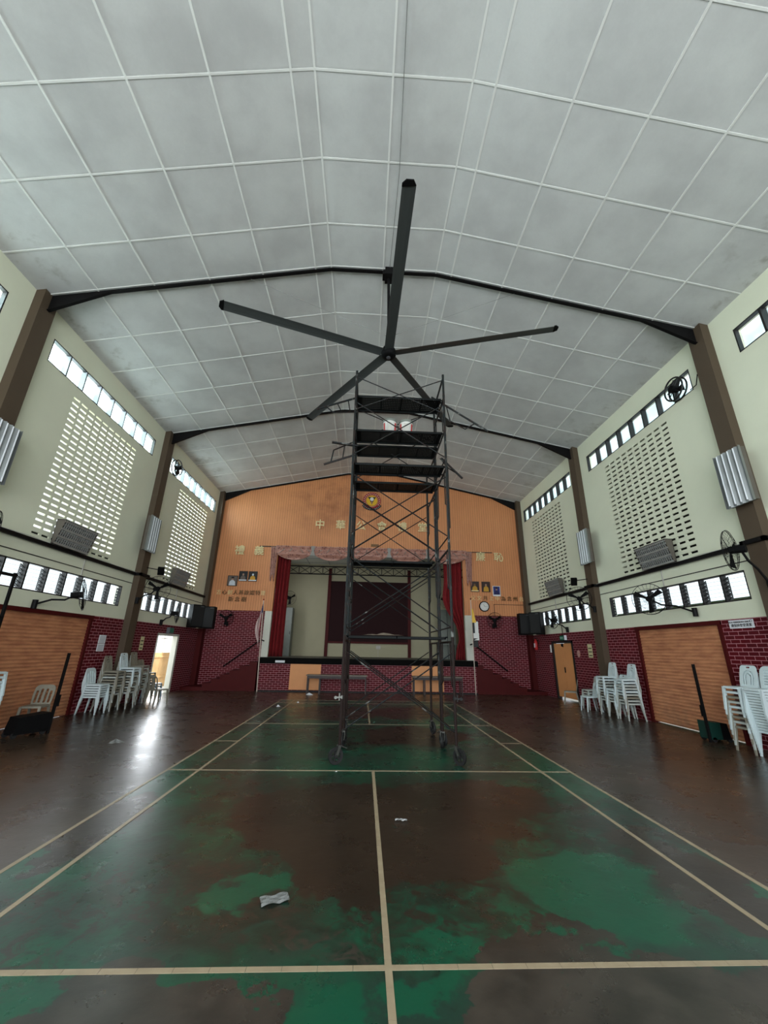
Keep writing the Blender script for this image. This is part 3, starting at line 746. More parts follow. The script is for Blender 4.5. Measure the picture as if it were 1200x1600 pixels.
# loose hanging tubes on the right
for x, y, z0, z1 in ((XRt+0.03, 4.36, 4.0, 5.3), (XL+0.05, 4.4, 3.62, 4.4), (XRt-0.03, 5.56, 3.6, 4.9), (XRt-0.02, 5.56, 0.95, 1.9)):
    MB().tube([(x, y, z0), (x, y, z1)], 0.026, 8).build('spare_tube', M['scaffold'], sc, world=True)
# casters
def caster(x, y, yaw, r=0.125):
    e = MB().tube([(x, y, 0.24), (x, y, 0.34)], 0.018, 8); c, s_ = math.cos(yaw), math.sin(yaw)
    cx, cy = x+0.06*c, y+0.06*s_; ax = Vector((-s_, c, 0))
    for k in (-1, 1):
        o = ax*0.035*k; e.bar(Vector((x, y, 0.27))+o, Vector((cx, cy, r))+o, 0.006, 0.045, upv=(c, s_, 0))
    e.bar(Vector((x, y, 0.27))-ax*0.04, Vector((x, y, 0.27))+ax*0.04, 0.06, 0.012)
    e.bar((x-0.05*c, y-0.05*s_, 0.25), (x-0.13*c, y-0.13*s_, 0.22), 0.03, 0.012)
    e.build('caster_fork', M['zinc'], sc, world=True)
    wm = MB(); pr = [(r*0.62, -0.02), (r*0.97, -0.022), (r, -0.012), (r, 0.012), (r*0.97, 0.022), (r*0.62, 0.02), (r*0.62, -0.02)]
    n = 20; b0 = len(wm.v); C = Vector((cx, cy, r+0.001)); e1 = Vector((c, s_, 0)); e3 = Vector((0, 0, 1))
    for rr, h in pr:
        for k in range(n):
            th = 2*PI*k/n; wm.v.append(tuple(C+e1*rr*math.cos(th)+e3*rr*math.sin(th)+ax*h))
    for i in range(len(pr)-1):
        for k in range(n): wm.quad(b0+i*n+k, b0+i*n+(k+1) % n, b0+(i+1)*n+(k+1) % n, b0+(i+1)*n+k)
    for k in range(5):
        th = 2*PI*k/5; d = e1*math.cos(th)+e3*math.sin(th); wm.bar(C, C+d*r*0.65, 0.02, 0.02, upv=ax)
    wm.tube([C-ax*0.04, C+ax*0.04], 0.02, 8)
    wm.build('wheel', M['rubber'], sc, world=True)
for x, y, a in ((XL, 4.3, 3.6), (XRt, 4.3, -0.9), (XL, 5.5, -1.7), (XRt, 5.5, -1.9), (XL, 5.64, 1.3), (XRt, 5.64, -1.2), (XL, 6.84, 1.9), (XRt, 6.84, -1.3)): caster(x, y, a)
tag(MB().grid(lambda u, v: (-0.2+0.75*u+0.02*math.sin(9*v), 4.9+0.22*v-0.05, 1.99+0.05*abs(math.sin(7*u+2*v))*math.sin(PI*u)*math.sin(PI*v)+0.006), 16, 6).build('dust_sheet', M['table_top']),
    'crumpled greyish cloth lying on the lowest scaffold plank', 'cloth')
# paint buckets
def bucket(x, y, z, label):
    b = thing('paint_bucket', label, 'bucket', (x, y, z), 0, 'paint buckets on the scaffold')
    MB().lathe([(0.13, 0), (0.152, 0.35), (0.152, 0.36)], 24).build('pail', M['bucket'], b, True)
    MB().lathe([(0.158, 0.345), (0.163, 0.385), (0.157, 0.4), (0.13, 0.392)], 24).build('lid', M['cabinet'], b, True)
    for a0, a1, mt, nm in ((-2.0, -1.35, 'paper', 'text'), (-2.7, -2.4, 'pink_red', 'red'), (-0.85, -0.5, 'pink_red', 'red')):
        MB().grid(lambda u, v: ((0.133+0.022*(0.15+0.7*v)+0.003)*math.cos(a0+(a1-a0)*u), (0.133+0.022*(0.15+0.7*v)+0.003)*math.sin(a0+(a1-a0)*u), 0.36*(0.15+0.7*v)), 8, 1).build('label_'+nm, M['pink_red'] if nm == 'red' else M['cable_white'], b)
    pts = [(0.165*math.cos(t), 0.165*math.sin(t)*0.3-0.15*abs(math.sin(t)), 0.33-0.1*math.sin(t)) for t in [PI*k/12 for k in range(13)]]
    MB().tube(pts, 0.004, 5).build('handle', M['wire'], b)
bucket(0.22, 4.74, 6.16, 'white lidded paint bucket on the scaffold plank, left of the two')
bucket(0.585, 4.76, 6.16, 'white lidded paint bucket on the scaffold plank, right of the two')

# ================================================================== CEILING FAN
FX, FY, FZ = 0.15, 4.42, 8.12
cf = thing('ceiling_fan', 'huge five bladed dark ceiling fan hanging from the roof beam', 'fan', (FX, FY, FZ))
MB().lathe([(0.06, 0.2), (0.13, 0.17), (0.17, 0.08), (0.17, -0.02), (0.14, -0.06), (0.09, -0.075), (0.05, -0.08)], 28).build('motor_hub', M['black_plastic'], cf, True)
MB().lathe([(0.045, -0.082), (0.05, -0.095), (0.02, -0.1)], 16).build('hub_badge', M['mullion'], cf)
MB().tube([(0, 0, 0.15), (-0.03, 0, 2.45)], 0.035, 10).build('down_rod', M['black_steel'], cf)
MB().box(-0.12, 0.08, -0.16, 0.14, 2.28, 2.5).box(-0.18, -0.1, -0.1, 0.1, 2.33, 2.46).build('beam_bracket', M['black_steel'], cf)
for k in range(5):
    a = math.radians(-89+72*k+0.5); dx, dy = math.cos(a), math.sin(a); nx, ny = -dy, dx
    R0, R1 = 0.16, 3.6
    def pt(r, w, zz): return (dx*r+nx*w, dy*r+ny*w, zz)
    prof_ = [(w_, z_+0.2*w_) for w_, z_ in ((-0.106, 0.0), (-0.06, 0.022), (0.04, 0.022), (0.106, 0.0), (0.04, 0.006), (-0.06, 0.006))]
    def sag(r): return 0.02-0.012*(r/3.6)**2*3
    mb = MB(); n = len(prof_); N = 12
    for i in range(N+1):
        r = R0+(R1-0.07-R0)*i/N
        for w_, z_ in prof_: mb.v.append(pt(r, w_, z_+sag(r)))
    for i in range(N):
        for j in range(n): mb.quad(i*n+j, i*n+(j+1) % n, (i+1)*n+(j+1) % n, (i+1)*n+j)
    bl = mb.build('blade', M['blade'], cf)
    tp = MB().prism([(-0.108, R1-0.07), (-0.108, R1-0.03), (-0.05, R1+0.02), (0.06, R1+0.01), (0.108, R1-0.07)],
        lambda p: pt(p[1], p[0], sag(R1)-0.002+0.2*p[0]), lambda p: pt(p[1], p[0], sag(R1)+0.022+0.2*p[0]))
    tp.build('blade_tip', M['black_plastic'], bl)
for x, y, z in ((-3.3, 4.42, 10.2), (3.25, 4.42, 10.15)):
    MB().tube([(0, 0, 0.5), (x-FX, y-FY, z-FZ)], 0.005, 4).build('guy_wire', M['wire'], cf)
for s in (-1, 1): MB().tube([(s*0.1, 0.05, 0.2), (s*0.9, 0.9, 1.0)], 0.004, 4).build('guy_wire', M['wire'], cf)
tag(MB().tube([(0.12, -8, 10.62), (0.13, 0, 10.62), (0.2, 2.2, 10.62), (0.14, 4.3, 10.6)], 0.006, 5).build('power_cable', M['wire']), 'thin power cable running along the ceiling to the big fan', 'cable')

# ================================================================== WALL FANS
def wall_fan(label, hub, face, mount, R=0.37, group='wall fans around the hall', name='wall_fan'):
    hub = Vector(hub); f = Vector(face).normalized(); mount = Vector(mount)
    t = thing(name, label, 'fan', tuple(mount), 0, group)
    a = f.cross(Vector((0, 0, 1))).normalized(); b = a.cross(f)
    mb = MB()
    for rr, off in ((R, 0), (R*0.98, 0.02), (R*0.66, 0.055), (R*0.3, 0.075), (R*0.66, -0.055), (R*0.3, -0.07)):
        mb.tube([hub+a*rr*math.cos(2*PI*k/28)+b*rr*math.sin(2*PI*k/28)+f*off for k in range(28)], 0.006 if off in (0, 0.02) else 0.0028, 4, True)
    for k in range(24):
        th = 2*PI*k/24; d = a*math.cos(th)+b*math.sin(th)
        for s in (1, -1): mb.tube([hub+d*R*0.1+f*0.075*s, hub+d*R*0.66+f*0.055*s, hub+d*R], 0.0024, 3)
    mb.build('cage', M['black_steel'], t, world=True)
    for k in range(3):
        th = 2*PI*k/3+0.5; d = a*math.cos(th)+b*math.sin(th); e = f.cross(d)
        P = [hub+d*0.05-e*0.025+f*0.0, hub+d*0.05+e*0.025+f*0.012, hub+d*R*0.85+e*0.07+f*0.03, hub+d*R*0.9-e*0.06-f*0.02]
        MB().hexa(P+[p+f*0.008 for p in P]).build('blade', M['black_plastic'], t, world=True)
    mb = MB(); mb.tube([hub-f*0.24, hub-f*0.2, hub-f*0.05, hub+f*0.02], 0.075, 12)
    mb.build('motor', M['black_plastic'], t, world=True)
    mb = MB(); back = hub-f*0.15
    mb.tube([mount, mount.lerp(back, 0.4)+Vector((0, 0, 0.02)), mount.lerp(back, 0.75)+Vector((0, 0, -0.06)), back], 0.022, 8)
    mb.lathe([(0.055, -0.1), (0.055, 0.1)], 10, mount)
    mb.build('wall_bracket', M['black_steel'], t, world=True)
    return t
wall_fan('large black wall fan in front of the right low windows above the shutter', (7.25, 7.3, 3.12), (-0.75, -0.66, 0), (7.72, 6.45, 2.72), 0.4)
wall_fan('large black wall fan on the nearest right brown column', (7.0, 4.36, 3.72), (-0.5, 0.85, 0.05), (7.56, 4.3, 3.05), 0.4)
wall_fan('black wall fan on the far right brown column', (7.15, 10.6, 3.52), (-0.6, -0.8, 0), (7.56, 10.45, 3.15), 0.4)
wall_fan('black wall fan beside the far right speaker and low windows', (7.4, 13.4, 2.98), (-0.3, 0.95, 0), (7.74, 12.9, 2.6), 0.33)
wall_fan('black wall fan seen edge on before the left low windows', (-7.1, 7.2, 2.88), (0.83, 0.5, 0.15), (-7.72, 6.62, 2.58), 0.38)
wall_fan('black wall fan on the far left brown column', (-7.0, 10.5, 3.5), (0.7, -0.7, 0), (-7.56, 10.45, 3.1), 0.4)
wall_fan('black wall fan beside the far left speaker and low windows', (-7.3, 12.9, 2.9), (0.85, 0.5, 0), (-7.74, 12.7, 2.55), 0.36)
wall_fan('black wall fan on the nearest left brown column', (-7.08, 4.3, 3.7), (0.5, 0.85, 0.0), (-7.56, 4.3, 3.1), 0.36)
wall_fan('dark wall fan on the brick wall left of the stage', (-6.62, 16.35, 3.0), (0.1, -1, -0.1), (-6.62, 16.66, 2.75), 0.36)
wall_fan('dark wall fan on the brick wall right of the stage', (6.0, 16.35, 3.15), (-0.1, -1, -0.1), (6.0, 16.66, 2.9), 0.36)
wall_fan('wall fan on the left side wall inside the stage', (-4.12, 18.3, 4.2), (0.6, -0.8, -0.05), (-4.95, 18.5, 4.1), 0.36)
wall_fan('wall fan inside the stage half hidden by the right curtain', (4.07, 18.3, 4.22), (-0.6, -0.8, -0.05), (4.97, 18.5, 4.1), 0.36)
# exhaust fans in the high windows
def exhaust(x, y, z, s, label):
    t = thing('exhaust_fan', label, 'fan', (x, y, z), 0, 'exhaust fans in the high windows')
    mb = MB(); R = 0.3
    for dx in (-0.06, 0.06): mb.tube([(dx, R*math.cos(2*PI*k/24), R*math.sin(2*PI*k/24)) for k in range(24)], 0.022, 6, True)
    for k in range(4):
        th = PI/4+k*PI/2; mb.tube([(0.06*-s, 0, 0), (0.06*-s, R*math.cos(th), R*math.sin(th))], 0.012, 5)
    mb.build('ring', M['frame'], t)
    MB().tube([(-0.14*s, 0, 0), (0.05*s, 0, 0)], 0.09, 14).build('motor', M['black_plastic'], t)
    for k in range(4):
        th = k*PI/2+0.3; c, sn = math.cos(th), math.sin(th)
        P = [(0.02, c*0.06-sn*-0.03, sn*0.06+c*-0.03), (0.05, c*0.06-sn*0.05, sn*0.06+c*0.05), (0.05, c*0.26-sn*0.1, sn*0.26+c*0.1), (-0.03, c*0.26-sn*-0.08, sn*0.26+c*-0.08)]
        MB().hexa(P+[(p[0]+0.006, p[1], p[2]) for p in P]).build('blade', M['frame'], t)
exhaust(7.72, 5.42, 8.3, 1, 'grey exhaust fan fixed in the right high window')
exhaust(-7.72, 11.55, 8.32, -1, 'grey exhaust fan fixed in the far left high window')
tag(MB().tube([(7.76, 5.05, 8.02), (7.7, 4.8, 7.98), (7.62, 4.62, 8.15)], 0.012, 6).build('fan_lead', M['black_plastic']), 'short looped black lead between exhaust fan and right column', 'cable')

# ================================================================== LIGHT FIXTURES
def tube_light(side, y, label):
    t = thing('fluorescent_light', label, 'light', (side*7.42, y, 5.27), 0, 'fluorescent reflector lights on the columns')
    s = -side
    mb = MB(); P = [(-0.31, 0.0), (-0.31, -0.02)]
    prof = []; n = 4
    zig = [(-0.31, 0.05), (-0.30, 0.0)]
    for k in range(n):
        y0 = -0.27+0.135*k; zig += [(y0, 0.0), (y0+0.03, 0.0), (y0+0.0675, 0.045), (y0+0.105, 0.0)]
    zig += [(0.3, 0.0), (0.31, 0.05)]
    for (ya, xa), (yb, xb) in zip(zig, zig[1:]):
        mb.hexa([(s*xa, ya, -0.6), (s*xb, yb, -0.6), (s*xb, yb, 0.6), (s*xa, ya, 0.6), (s*(xa-0.012), ya, -0.6), (s*(xb-0.012), yb, -0.6), (s*(xb-0.012), yb, 0.6), (s*(xa-0.012), ya, 0.6)])
    mb.build('reflector', M['reflector'], t)
    MB().box(*sorted((-s*0.012, -s*0.1)), -0.3, 0.3, -0.58, 0.58).build('back_box', M['fixture_box'], t)
    for k in range(4):
        yy = -0.2+0.135*k
        MB().tube([(s*0.062, yy, -0.57), (s*0.062, yy, 0.57)], 0.013, 8).build('tube', M['tube'], t)
    MB().box(*sorted((-s*0.1, -s*0.19)), -0.08, 0.08, -0.2, 0.2).build('mount', M['black_steel'], t)
for side, sn in ((-1, 'left'), (1, 'right')):
    tube_light(side, 4.27, 'four tube reflector light on the nearer %s column' % sn)
    tube_light(side, 10.28, 'four tube reflector light on the farther %s column' % sn)
def louver_light(side, y, label):
    t = thing('louvred_light', label, 'light', (side*7.6, y, 4.29), 0, 'louvred lights in front of the wall vents')
    s = -side
    hw, hh = 0.62, 0.3
    def q(d, yy, zz): return (s*(d+0.04+0.075*zz/hh), yy, zz)   # front plane leans: top nearer the wall
    mb = MB()
    mb.hexa([(s*-0.1, -hw, -hh), (s*-0.1, hw, -hh), (s*-0.1, hw, hh), (s*-0.1, -hw, hh), (s*-0.09, -hw, -hh), (s*-0.09, hw, -hh), (s*-0.09, hw, hh), (s*-0.09, -hw, hh)])
    mb.mi = [1]*len(mb.f)
    for yy in (-hw, hw-0.015):
        P = [(s*-0.1, yy, -hh), q(0, yy, -hh), q(0, yy, hh), (s*-0.1, yy, hh)]
        mb.hexa(P+[(p[0], p[1]+0.015, p[2]) for p in P])
    for zz in (-hh, hh-0.015):
        P = [(s*-0.1, -hw, zz), (s*-0.1, hw, zz), q(0, hw, zz), q(0, -hw, zz)]
        mb.hexa(P+[(p[0], p[1], p[2]+0.015) for p in P])
    mb.build('housing', [M['fixture_box'], M['black']], t)
    mb = MB()
    for zz, ht in ((-0.28, 0.05), (-0.2, 0.012), (-0.11, 0.05), (-0.02, 0.012), (0.07, 0.05), (0.16, 0.012), (0.25, 0.03)):
        mb.bar(q(0, -hw, zz), q(0, hw, zz), 0.012, ht)
    for k in range(1, 17):
        yy = -hw+2*hw*k/17; mb.bar(q(-0.012, yy, -hh), q(-0.012, yy, hh), 0.03, 0.016, upv=(0, 1, 0))
    mb.build('louver_grid', M['louver'], t)
    for zz in (-0.14, 0.05, 0.23): MB().tube([(s*-0.04, -hw+0.05, zz), (s*-0.04, hw-0.05, zz)], 0.013, 6).build('tube', M['tube'], t)
    MB().bar((s*-0.2, -0.3, -0.1), (s*-0.09, -0.3, -0.1), 0.04, 0.04).bar((s*-0.2, 0.3, -0.1), (s*-0.09, 0.3, -0.1), 0.04, 0.04).build('bracket', M['black_steel'], t)
for side, sn in ((-1, 'left'), (1, 'right')):
    louver_light(side, 7.25 if side > 0 else 7.15, 'louvred grey light on the nearer %s wall vent' % sn)
    louver_light(side, 13.3, 'louvred grey light on the farther %s wall vent' % sn)
    sp = thing('flood_light', 'small black flood light on a bracket beside the far %s column' % sn, 'light', (side*7.4, 10.95, 4.2))
    MB().bar((side*7.25, 10.95, 4.28), (side*7.3, 11.1, 4.06), 0.2, 0.1).build('lamp_head', M['black_plastic'], sp, world=True)
    MB().tube([(side*7.62, 10.7, 4.22), (side*7.3, 10.98, 4.2)], 0.015, 6).build('arm', M['black_steel'], sp, world=True)
for side, y, sn in ((-1, 7.95, 'near left'), (1, 7.35, 'near right'), (-1, 13.6, 'far left'), (1, 13.7, 'far right')):
    tag(MB().box(*sorted((side*7.79, side*7.77)), y-0.012, y+0.012, 3.47, 3.92).build('conduit', M['cable_white']), 'short pale vertical conduit from trunking to window on the %s wall' % sn, 'conduit')

# ================================================================== SPEAKERS
def speaker(x, y, rz, label, group, group_far=False):
    t = thing('loudspeaker', label, 'speaker', (x, y, 2.5), rz, group)
    MB().prism([(-0.26, -0.2), (0.26, -0.2), (0.2, 0.24), (-0.2, 0.24)], lambda p: (p[0], p[1], 0), lambda p: (p[0], p[1], 0.92)).build('cabinet', M['black_plastic'], t)
    MB().box(-0.235, 0.235, -0.215, -0.2, 0.04, 0.88).build('grille', M['rubber'], t)
    MB().box(0.06, 0.2, -0.222, -0.215, 0.84, 0.86).build('badge', M['mullion'], t)
    MB().bar((0, 0.24, 0.1), ((0.56 if x > 0 else -0.56) if group_far else 0, 0.76 if group_far else 0.34, 0.1), 0.05, 0.05).bar((-0.2, 0.2, 0.0), (0.2, 0.2, 0.0), 0.06, 0.04).build('bracket', M['black_steel'], t)
for side, sn in ((-1, 'left'), (1, 'right')):
    speaker(side*7.1, 15.65, 0, 'black loudspeaker facing the hall in the %s stage corner, nearer the stage' % sn, 'loudspeakers in the stage corners', True)
    speaker(side*7.42, 14.9, side*-0.9, 'black loudspeaker turned inward in the %s stage corner, nearer the windows' % sn, 'loudspeakers in the stage corners')

# ================================================================== LETTERING ON THE STAGE WALL
def letter(ch, x, z, size, mt, label, group, cat='letter'):
    me = text_mesh(ch, size, 0.035 if size > 0.3 else 0.02, 0.004 if size > 0.3 else 0.001)
    o = place_mesh('wall_letter', me, mt, M4((x, YB-0.036 if size > 0.3 else YB-0.021, z), (1, 0, 0), (0, 0, 1)))
    return tag(o, label, cat, group)
ORD = ['first', 'second', 'third', 'fourth', 'fifth', 'sixth', 'seventh', 'eighth', 'ninth']
for k, ch in enumerate('中華公會禮堂'):
    letter(ch, -2.64+1.055*k, 7.72, 0.52, M['gold'], 'large gold character %s above the stage valance, %s from the left' % (ch, ORD[k]), 'large gold characters above the stage')
for ch, x, wh in (('禮', -6.5, 'left of the stage, outer one'), ('義', -5.55, 'left of the stage, inner one'), ('廉', 5.58, 'right of the stage, inner one'), ('恥', 6.5, 'right of the stage, outer one')):
    letter(ch, x, 6.26, 0.5, M['gold'], 'large gold character %s %s' % (ch, wh), 'large gold characters beside the stage')
for k, ch in enumerate('古心創人基啟認特建'):
    letter(ch, -7.22+0.262*k, 4.2, 0.24, M['gold_bright'] if k in (2, 8, 0) else M['gold_dark'], 'small gold character in the upper row left of the stage, %s from the left' % ORD[k], 'small gold characters left of the stage')
for k, ch in enumerate('新念樹'):
    letter(ch, -6.62+0.31*k, 3.88, 0.25, M['gold_dark'], 'small gold character in the short lower row left of the stage, %s from the left' % ORD[k], 'small gold characters left of the stage')
for k, ch in enumerate('父文月上中為念州台'):
    letter(ch, 5.1+0.3*k, 4.2, 0.24, M['gold_bright'] if k in (0, 1, 3, 4, 8) else M['gold_dark'], 'small gold character in the row right of the stage, %s from the left' % ORD[k], 'small gold characters right of the stage')
# emblem
em = thing('emblem', 'round red and yellow association emblem high on the orange wall', 'emblem', (-0.02, YB-0.006, 9.13))
def disc(r, y0, y1, mt, name, n=40, cx=0, cz_=0, ry=None):
    MB().prism(ellipse(cx, cz_, r, ry or r, n), lambda p: (p[0], y0, p[1]), lambda p: (p[0], y1, p[1])).build(name, mt, em)
disc(0.47, -0.03, 0, M['red'], 'rim'); disc(0.335, -0.04, -0.03, M['gold_bright'], 'inner_ring'); disc(0.32, -0.046, -0.04, M['red'], 'inner_ring'); disc(0.29, -0.052, -0.046, M['yellow'], 'field')
mb = MB()
for k in range(17):
    a = -0.55+k*(PI+1.1)/16
    cx, cz_ = 0.405*math.cos(a), 0.405*math.sin(a)
    st = [((0.034 if i % 2 == 0 else 0.014)*math.cos(PI/2+i*PI/5)+cx, (0.034 if i % 2 == 0 else 0.014)*math.sin(PI/2+i*PI/5)+cz_) for i in range(10)]
    mb.prism(st, lambda p: (p[0], -0.036, p[1]), lambda p: (p[0], -0.03, p[1]))
mb.build('stars', M['white'], em)
MB().prism([(-0.22, 0.2), (0.22, 0.2), (0.13, 0.08), (0, -0.22), (-0.13, 0.08)], lambda p: (p[0], -0.06, p[1]), lambda p: (p[0], -0.052, p[1])).build('triangle', M['black'], em)
disc(0.1, -0.075, -0.06, M['white'], 'orb', 20, 0, 0.08); disc(0.035, -0.075, -0.06, M['skin'], 'stem', 14, 0, -0.1, 0.09)
disc(0.06, -0.07, -0.06, M['mullion'], 'orb_shade', 14, 0.03, 0.02)
rb = []
for k in range(13): a = PI*1.18+k*PI*0.64/12; rb.append((0.6*math.cos(a), 0.56*math.sin(a)+0.03))
for k in range(12, -1, -1): a = PI*1.18+k*PI*0.64/12; rb.append((0.5*math.cos(a), 0.46*math.sin(a)+0.03))
mb = MB()
for i in range(12): mb.prism([rb[i], rb[i+1], rb[24-i], rb[25-i]], lambda p: (p[0], -0.05, p[1]), lambda p: (p[0], -0.005, p[1]))
mb.build('ribbon', M['black'], em)
mb = MB()
for k in range(11):
    a = PI*1.22+k*PI*0.56/10; c, s_ = math.cos(a), math.sin(a); cx, cz_ = 0.55*c, 0.51*s_+0.03
    mb.bar((cx-0.02*c-0.012, -0.055, cz_-0.02*s_), (cx+0.02*c, -0.055, cz_+0.02*s_), 0.01, 0.014)
    mb.bar((cx-0.02*c+0.012, -0.055, cz_-0.02*s_), (cx+0.02*c, -0.055, cz_+0.02*s_), 0.01, 0.014)
mb.build('ribbon_lettering', M['white'], em)
tag(MB().box(0.0, 0.4, YB-0.06, YB, 6.66, 6.78).build('wall_lamp', M['gold_dark']), 'small grey box lamp on the wall above the valance centre', 'lamp')
# portraits
def portrait(x0, x1, z0, z1, label, frame, field, robe, head, hat=None, strip=None):
    cx = (x0+x1)/2; t = thing('framed_portrait', label, 'portrait', (cx, YB, z0), 0, 'framed portraits on the orange wall')
    w, h = (x1-x0), z1-z0
    mb = MB(); holed(mb, -w/2, w/2, 0, h, [(-w/2+.025, w/2-.025, .025, h-.025)], lambda a, b, c, d: mb.box(a, b, -0.03, 0, c, d)); mb.build('frame', frame, t)
    MB().box(-w/2+.02, w/2-.02, -0.018, -0.005, .02, h-.02).build('print', field, t)
    z = 0.025+(0.05 if strip else 0)
    robe_pts = [(-w*.32, z), (w*.32, z), (w*.27, h*.42), (w*.1, h*.56), (-w*.1, h*.56), (-w*.27, h*.42)]
    MB().prism(robe_pts, lambda p: (p[0], -0.022, p[1]), lambda p: (p[0], -0.018, p[1])).build('robe', robe, t)
    MB().prism(ellipse(0, h*.67, w*.11, h*.11, 16), lambda p: (p[0], -0.024, p[1]), lambda p: (p[0], -0.018, p[1])).build('head', head, t)
    if hat: MB().prism([(-w*.14, h*.72), (w*.14, h*.72), (w*.12, h*.88), (-w*.12, h*.88)], lambda p: (p[0], -0.027, p[1]), lambda p: (p[0], -0.018, p[1])).build('hat', hat, t)
    if strip: MB().box(-w/2+.02, w/2-.02, -0.026, -0.018, .02, .075).build('caption_strip', strip, t)
portrait(-6.9, -6.42, 4.52, 5.02, 'portrait of a person in a black cap and white collar, leftmost portrait', M['frame'], M['print_grey'], M['print_pale'], M['skin'], M['black'])
portrait(-6.38, -5.97, 4.76, 5.25, 'dark portrait of a standing person in pale dress, middle one left of stage', M['frame'], M['print_night'], M['print_grey'], M['skin'], None, M['paper'])
portrait(-5.92, -5.5, 4.76, 5.25, 'dark portrait of a person in a yellow robe left of the stage', M['frame'], M['print_night'], M['print_yellow'], M['print_pale'], None, M['paper'])
portrait(5.0, 5.42, 4.52, 5.03, 'gold framed portrait of a person in yellow robe nearest the right curtain', M['wood_dark'], M['print_dark'], M['print_yellow'], M['gold_dark'], None, M['gold_bright'])
portrait(5.56, 5.98, 4.52, 5.03, 'gold framed brown portrait of a person in yellow robe, middle one right of stage', M['wood_dark'], M['print_dark'], M['print_yellow'], M['skin'])
portrait(6.1, 6.48, 4.33, 4.83, 'blue portrait of a person in a dark cap, rightmost portrait', M['white'], M['print_blue'], M['navy'], M['skin'], M['black'], M['paper'])
# clock
ck = thing('wall_clock', 'round black rimmed white wall clock right of the stage', 'clock', (5.62, YB, 3.82))
MB().prism(ellipse(0, 0, 0.25, 0.25, 36), lambda p: (p[0], -0.05, p[1]), lambda p: (p[0], 0, p[1])).build('case', M['black_plastic'], ck)
MB().prism(ellipse(0, 0, 0.205, 0.205, 36), lambda p: (p[0], -0.056, p[1]), lambda p: (p[0], -0.05, p[1])).build('face', M['white'], ck)
for k in range(12):
    me = text_mesh(str(12 if k == 0 else k), 0.05, 0.001)
    place_mesh('numeral', me, M['ink'], M4((0.165*math.sin(k*PI/6), -0.058, 0.165*math.cos(k*PI/6)), (1, 0, 0), (0, 0, 1)), ck)
MB().bar((0, -0.062, 0), (0.15, -0.062, 0), 0.01, 0.006).build('minute_hand', M['ink'], ck)
MB().bar((0.02, -0.065, -0.02), (-0.05, -0.065, 0.1), 0.014, 0.006).build('hour_hand', M['ink'], ck)

# ================================================================== CURTAINS, VALANCE, FLAGS
def swag(x0, x1, k):
    lab = ['leftmost', 'second from the left', 'middle', 'second from the right', 'rightmost'][k]
    def fn(u, v):
        x = x0+(x1-x0)*u; drop = 0.34+0.36*math.sin(PI*u)**0.7
        fold = 0.085*math.sin(v*9+3*math.sin(PI*u))*math.sin(PI*u)+0.025*math.sin(u*30+v*5)*(1-v*0.5)
        return (x, YB-0.12-fold, 6.56-v*drop)
    o = tag(MB().grid(fn, 36, 12).build('swag_valance', M['valance'], smooth=True), 'pink brocade swag of the stage valance, %s' % lab, 'valance', 'valance swags over the stage')
    o.modifiers.new('thick', 'SOLIDIFY').thickness = 0.01
    mb = MB()
    for j in range(4):
        a = 0.25+0.1*j
        mb.tube([(x0+(x1-x0)*(0.5+(0.06+0.1*j)*(1 if j % 2 else -1)*1.0), YB-0.19, 6.42-0.02*j), (x0+(x1-x0)*(0.5+(0.16+0.12*j)*(1 if j % 2 else -1)), YB-0.19, 6.12+0.02*j)], 0.018, 6, r1=0.008)
    mb.build('satin_fold', M['silver'], o)
xs = [-4.72, -2.88, -1.02, 0.92, 2.86, 4.86]
for k in range(5): swag(xs[k], xs[k+1], k)
for k, x in enumerate(xs[1:-1]):
    tag(MB().prism([(-0.1, 6.56), (0.1, 6.56), (0.05, 6.3), (0.13, 6.08), (-0.13, 6.08), (-0.05, 6.3)], lambda p: (p[0]+x, YB-0.2, p[1]), lambda p: (p[0]+x, YB-0.15, p[1])).build('valance_tassel', M['silver']),
        'silver satin tie between two valance swags, %s from the left' % ORD[k], 'tassel', 'satin ties on the valance')
for side, xc, sn in ((-1, -4.78, 'left'), (1, 4.95, 'right')):
    def fn(u, v):
        return (xc+side*0.0+(u-0.5)*0.34*(1-0.35*v)+(-side)*0.02*v, YB-0.1-0.05*math.sin(u*20), 6.5-v*(1.55+0.18*math.sin(u*9)))
    o = tag(MB().grid(fn, 20, 10).build('curtain_tail', M['valance'], smooth=True), 'pink brocade tail hanging at the %s end of the valance' % sn, 'valance', 'valance tails')
    o.modifiers.new('thick', 'SOLIDIFY').thickness = 0.01
def cl(u, v):
    x0 = -4.66-0.02*v; x1 = -4.0-0.0*v
    return (x0+(x1-x0)*u+0.01*math.sin(u*60+v*3), 16.98+0.07*math.sin(u*26+1.5*math.sin(v*2)), 6.4-v*(6.4-1.35))
o = tag(MB().grid(cl, 60, 16).build('stage_curtain', M['curtain'], smooth=True), 'maroon velvet curtain hanging straight at the left of the stage', 'curtain', 'maroon stage curtains'); o.modifiers.new('thick', 'SOLIDIFY').thickness = 0.01
def cr(u, v):
    z = 6.4-v*(6.4-1.335); pinch = math.exp(-((z-2.65)/0.75)**2); xo = 4.66
    wid = 0.95-0.12*v; low = max(0.0, min(1.0, (2.65-z)/0.4)); w = wid*(1-0.62*pinch)*(1-low*0.42)
    xin = xo-w-(0.12*math.exp(-((z-4.2)/0.6)**2)); 
    return (xin+(xo-xin)*u, 16.98+0.06*math.sin(u*26+2*v), z)
o = tag(MB().grid(cr, 60, 26).build('stage_curtain', M['curtain'], smooth=True), 'maroon velvet curtain tied in at the waist at the right of the stage', 'curtain', 'maroon stage curtains'); o.modifiers.new('thick', 'SOLIDIFY').thickness = 0.01
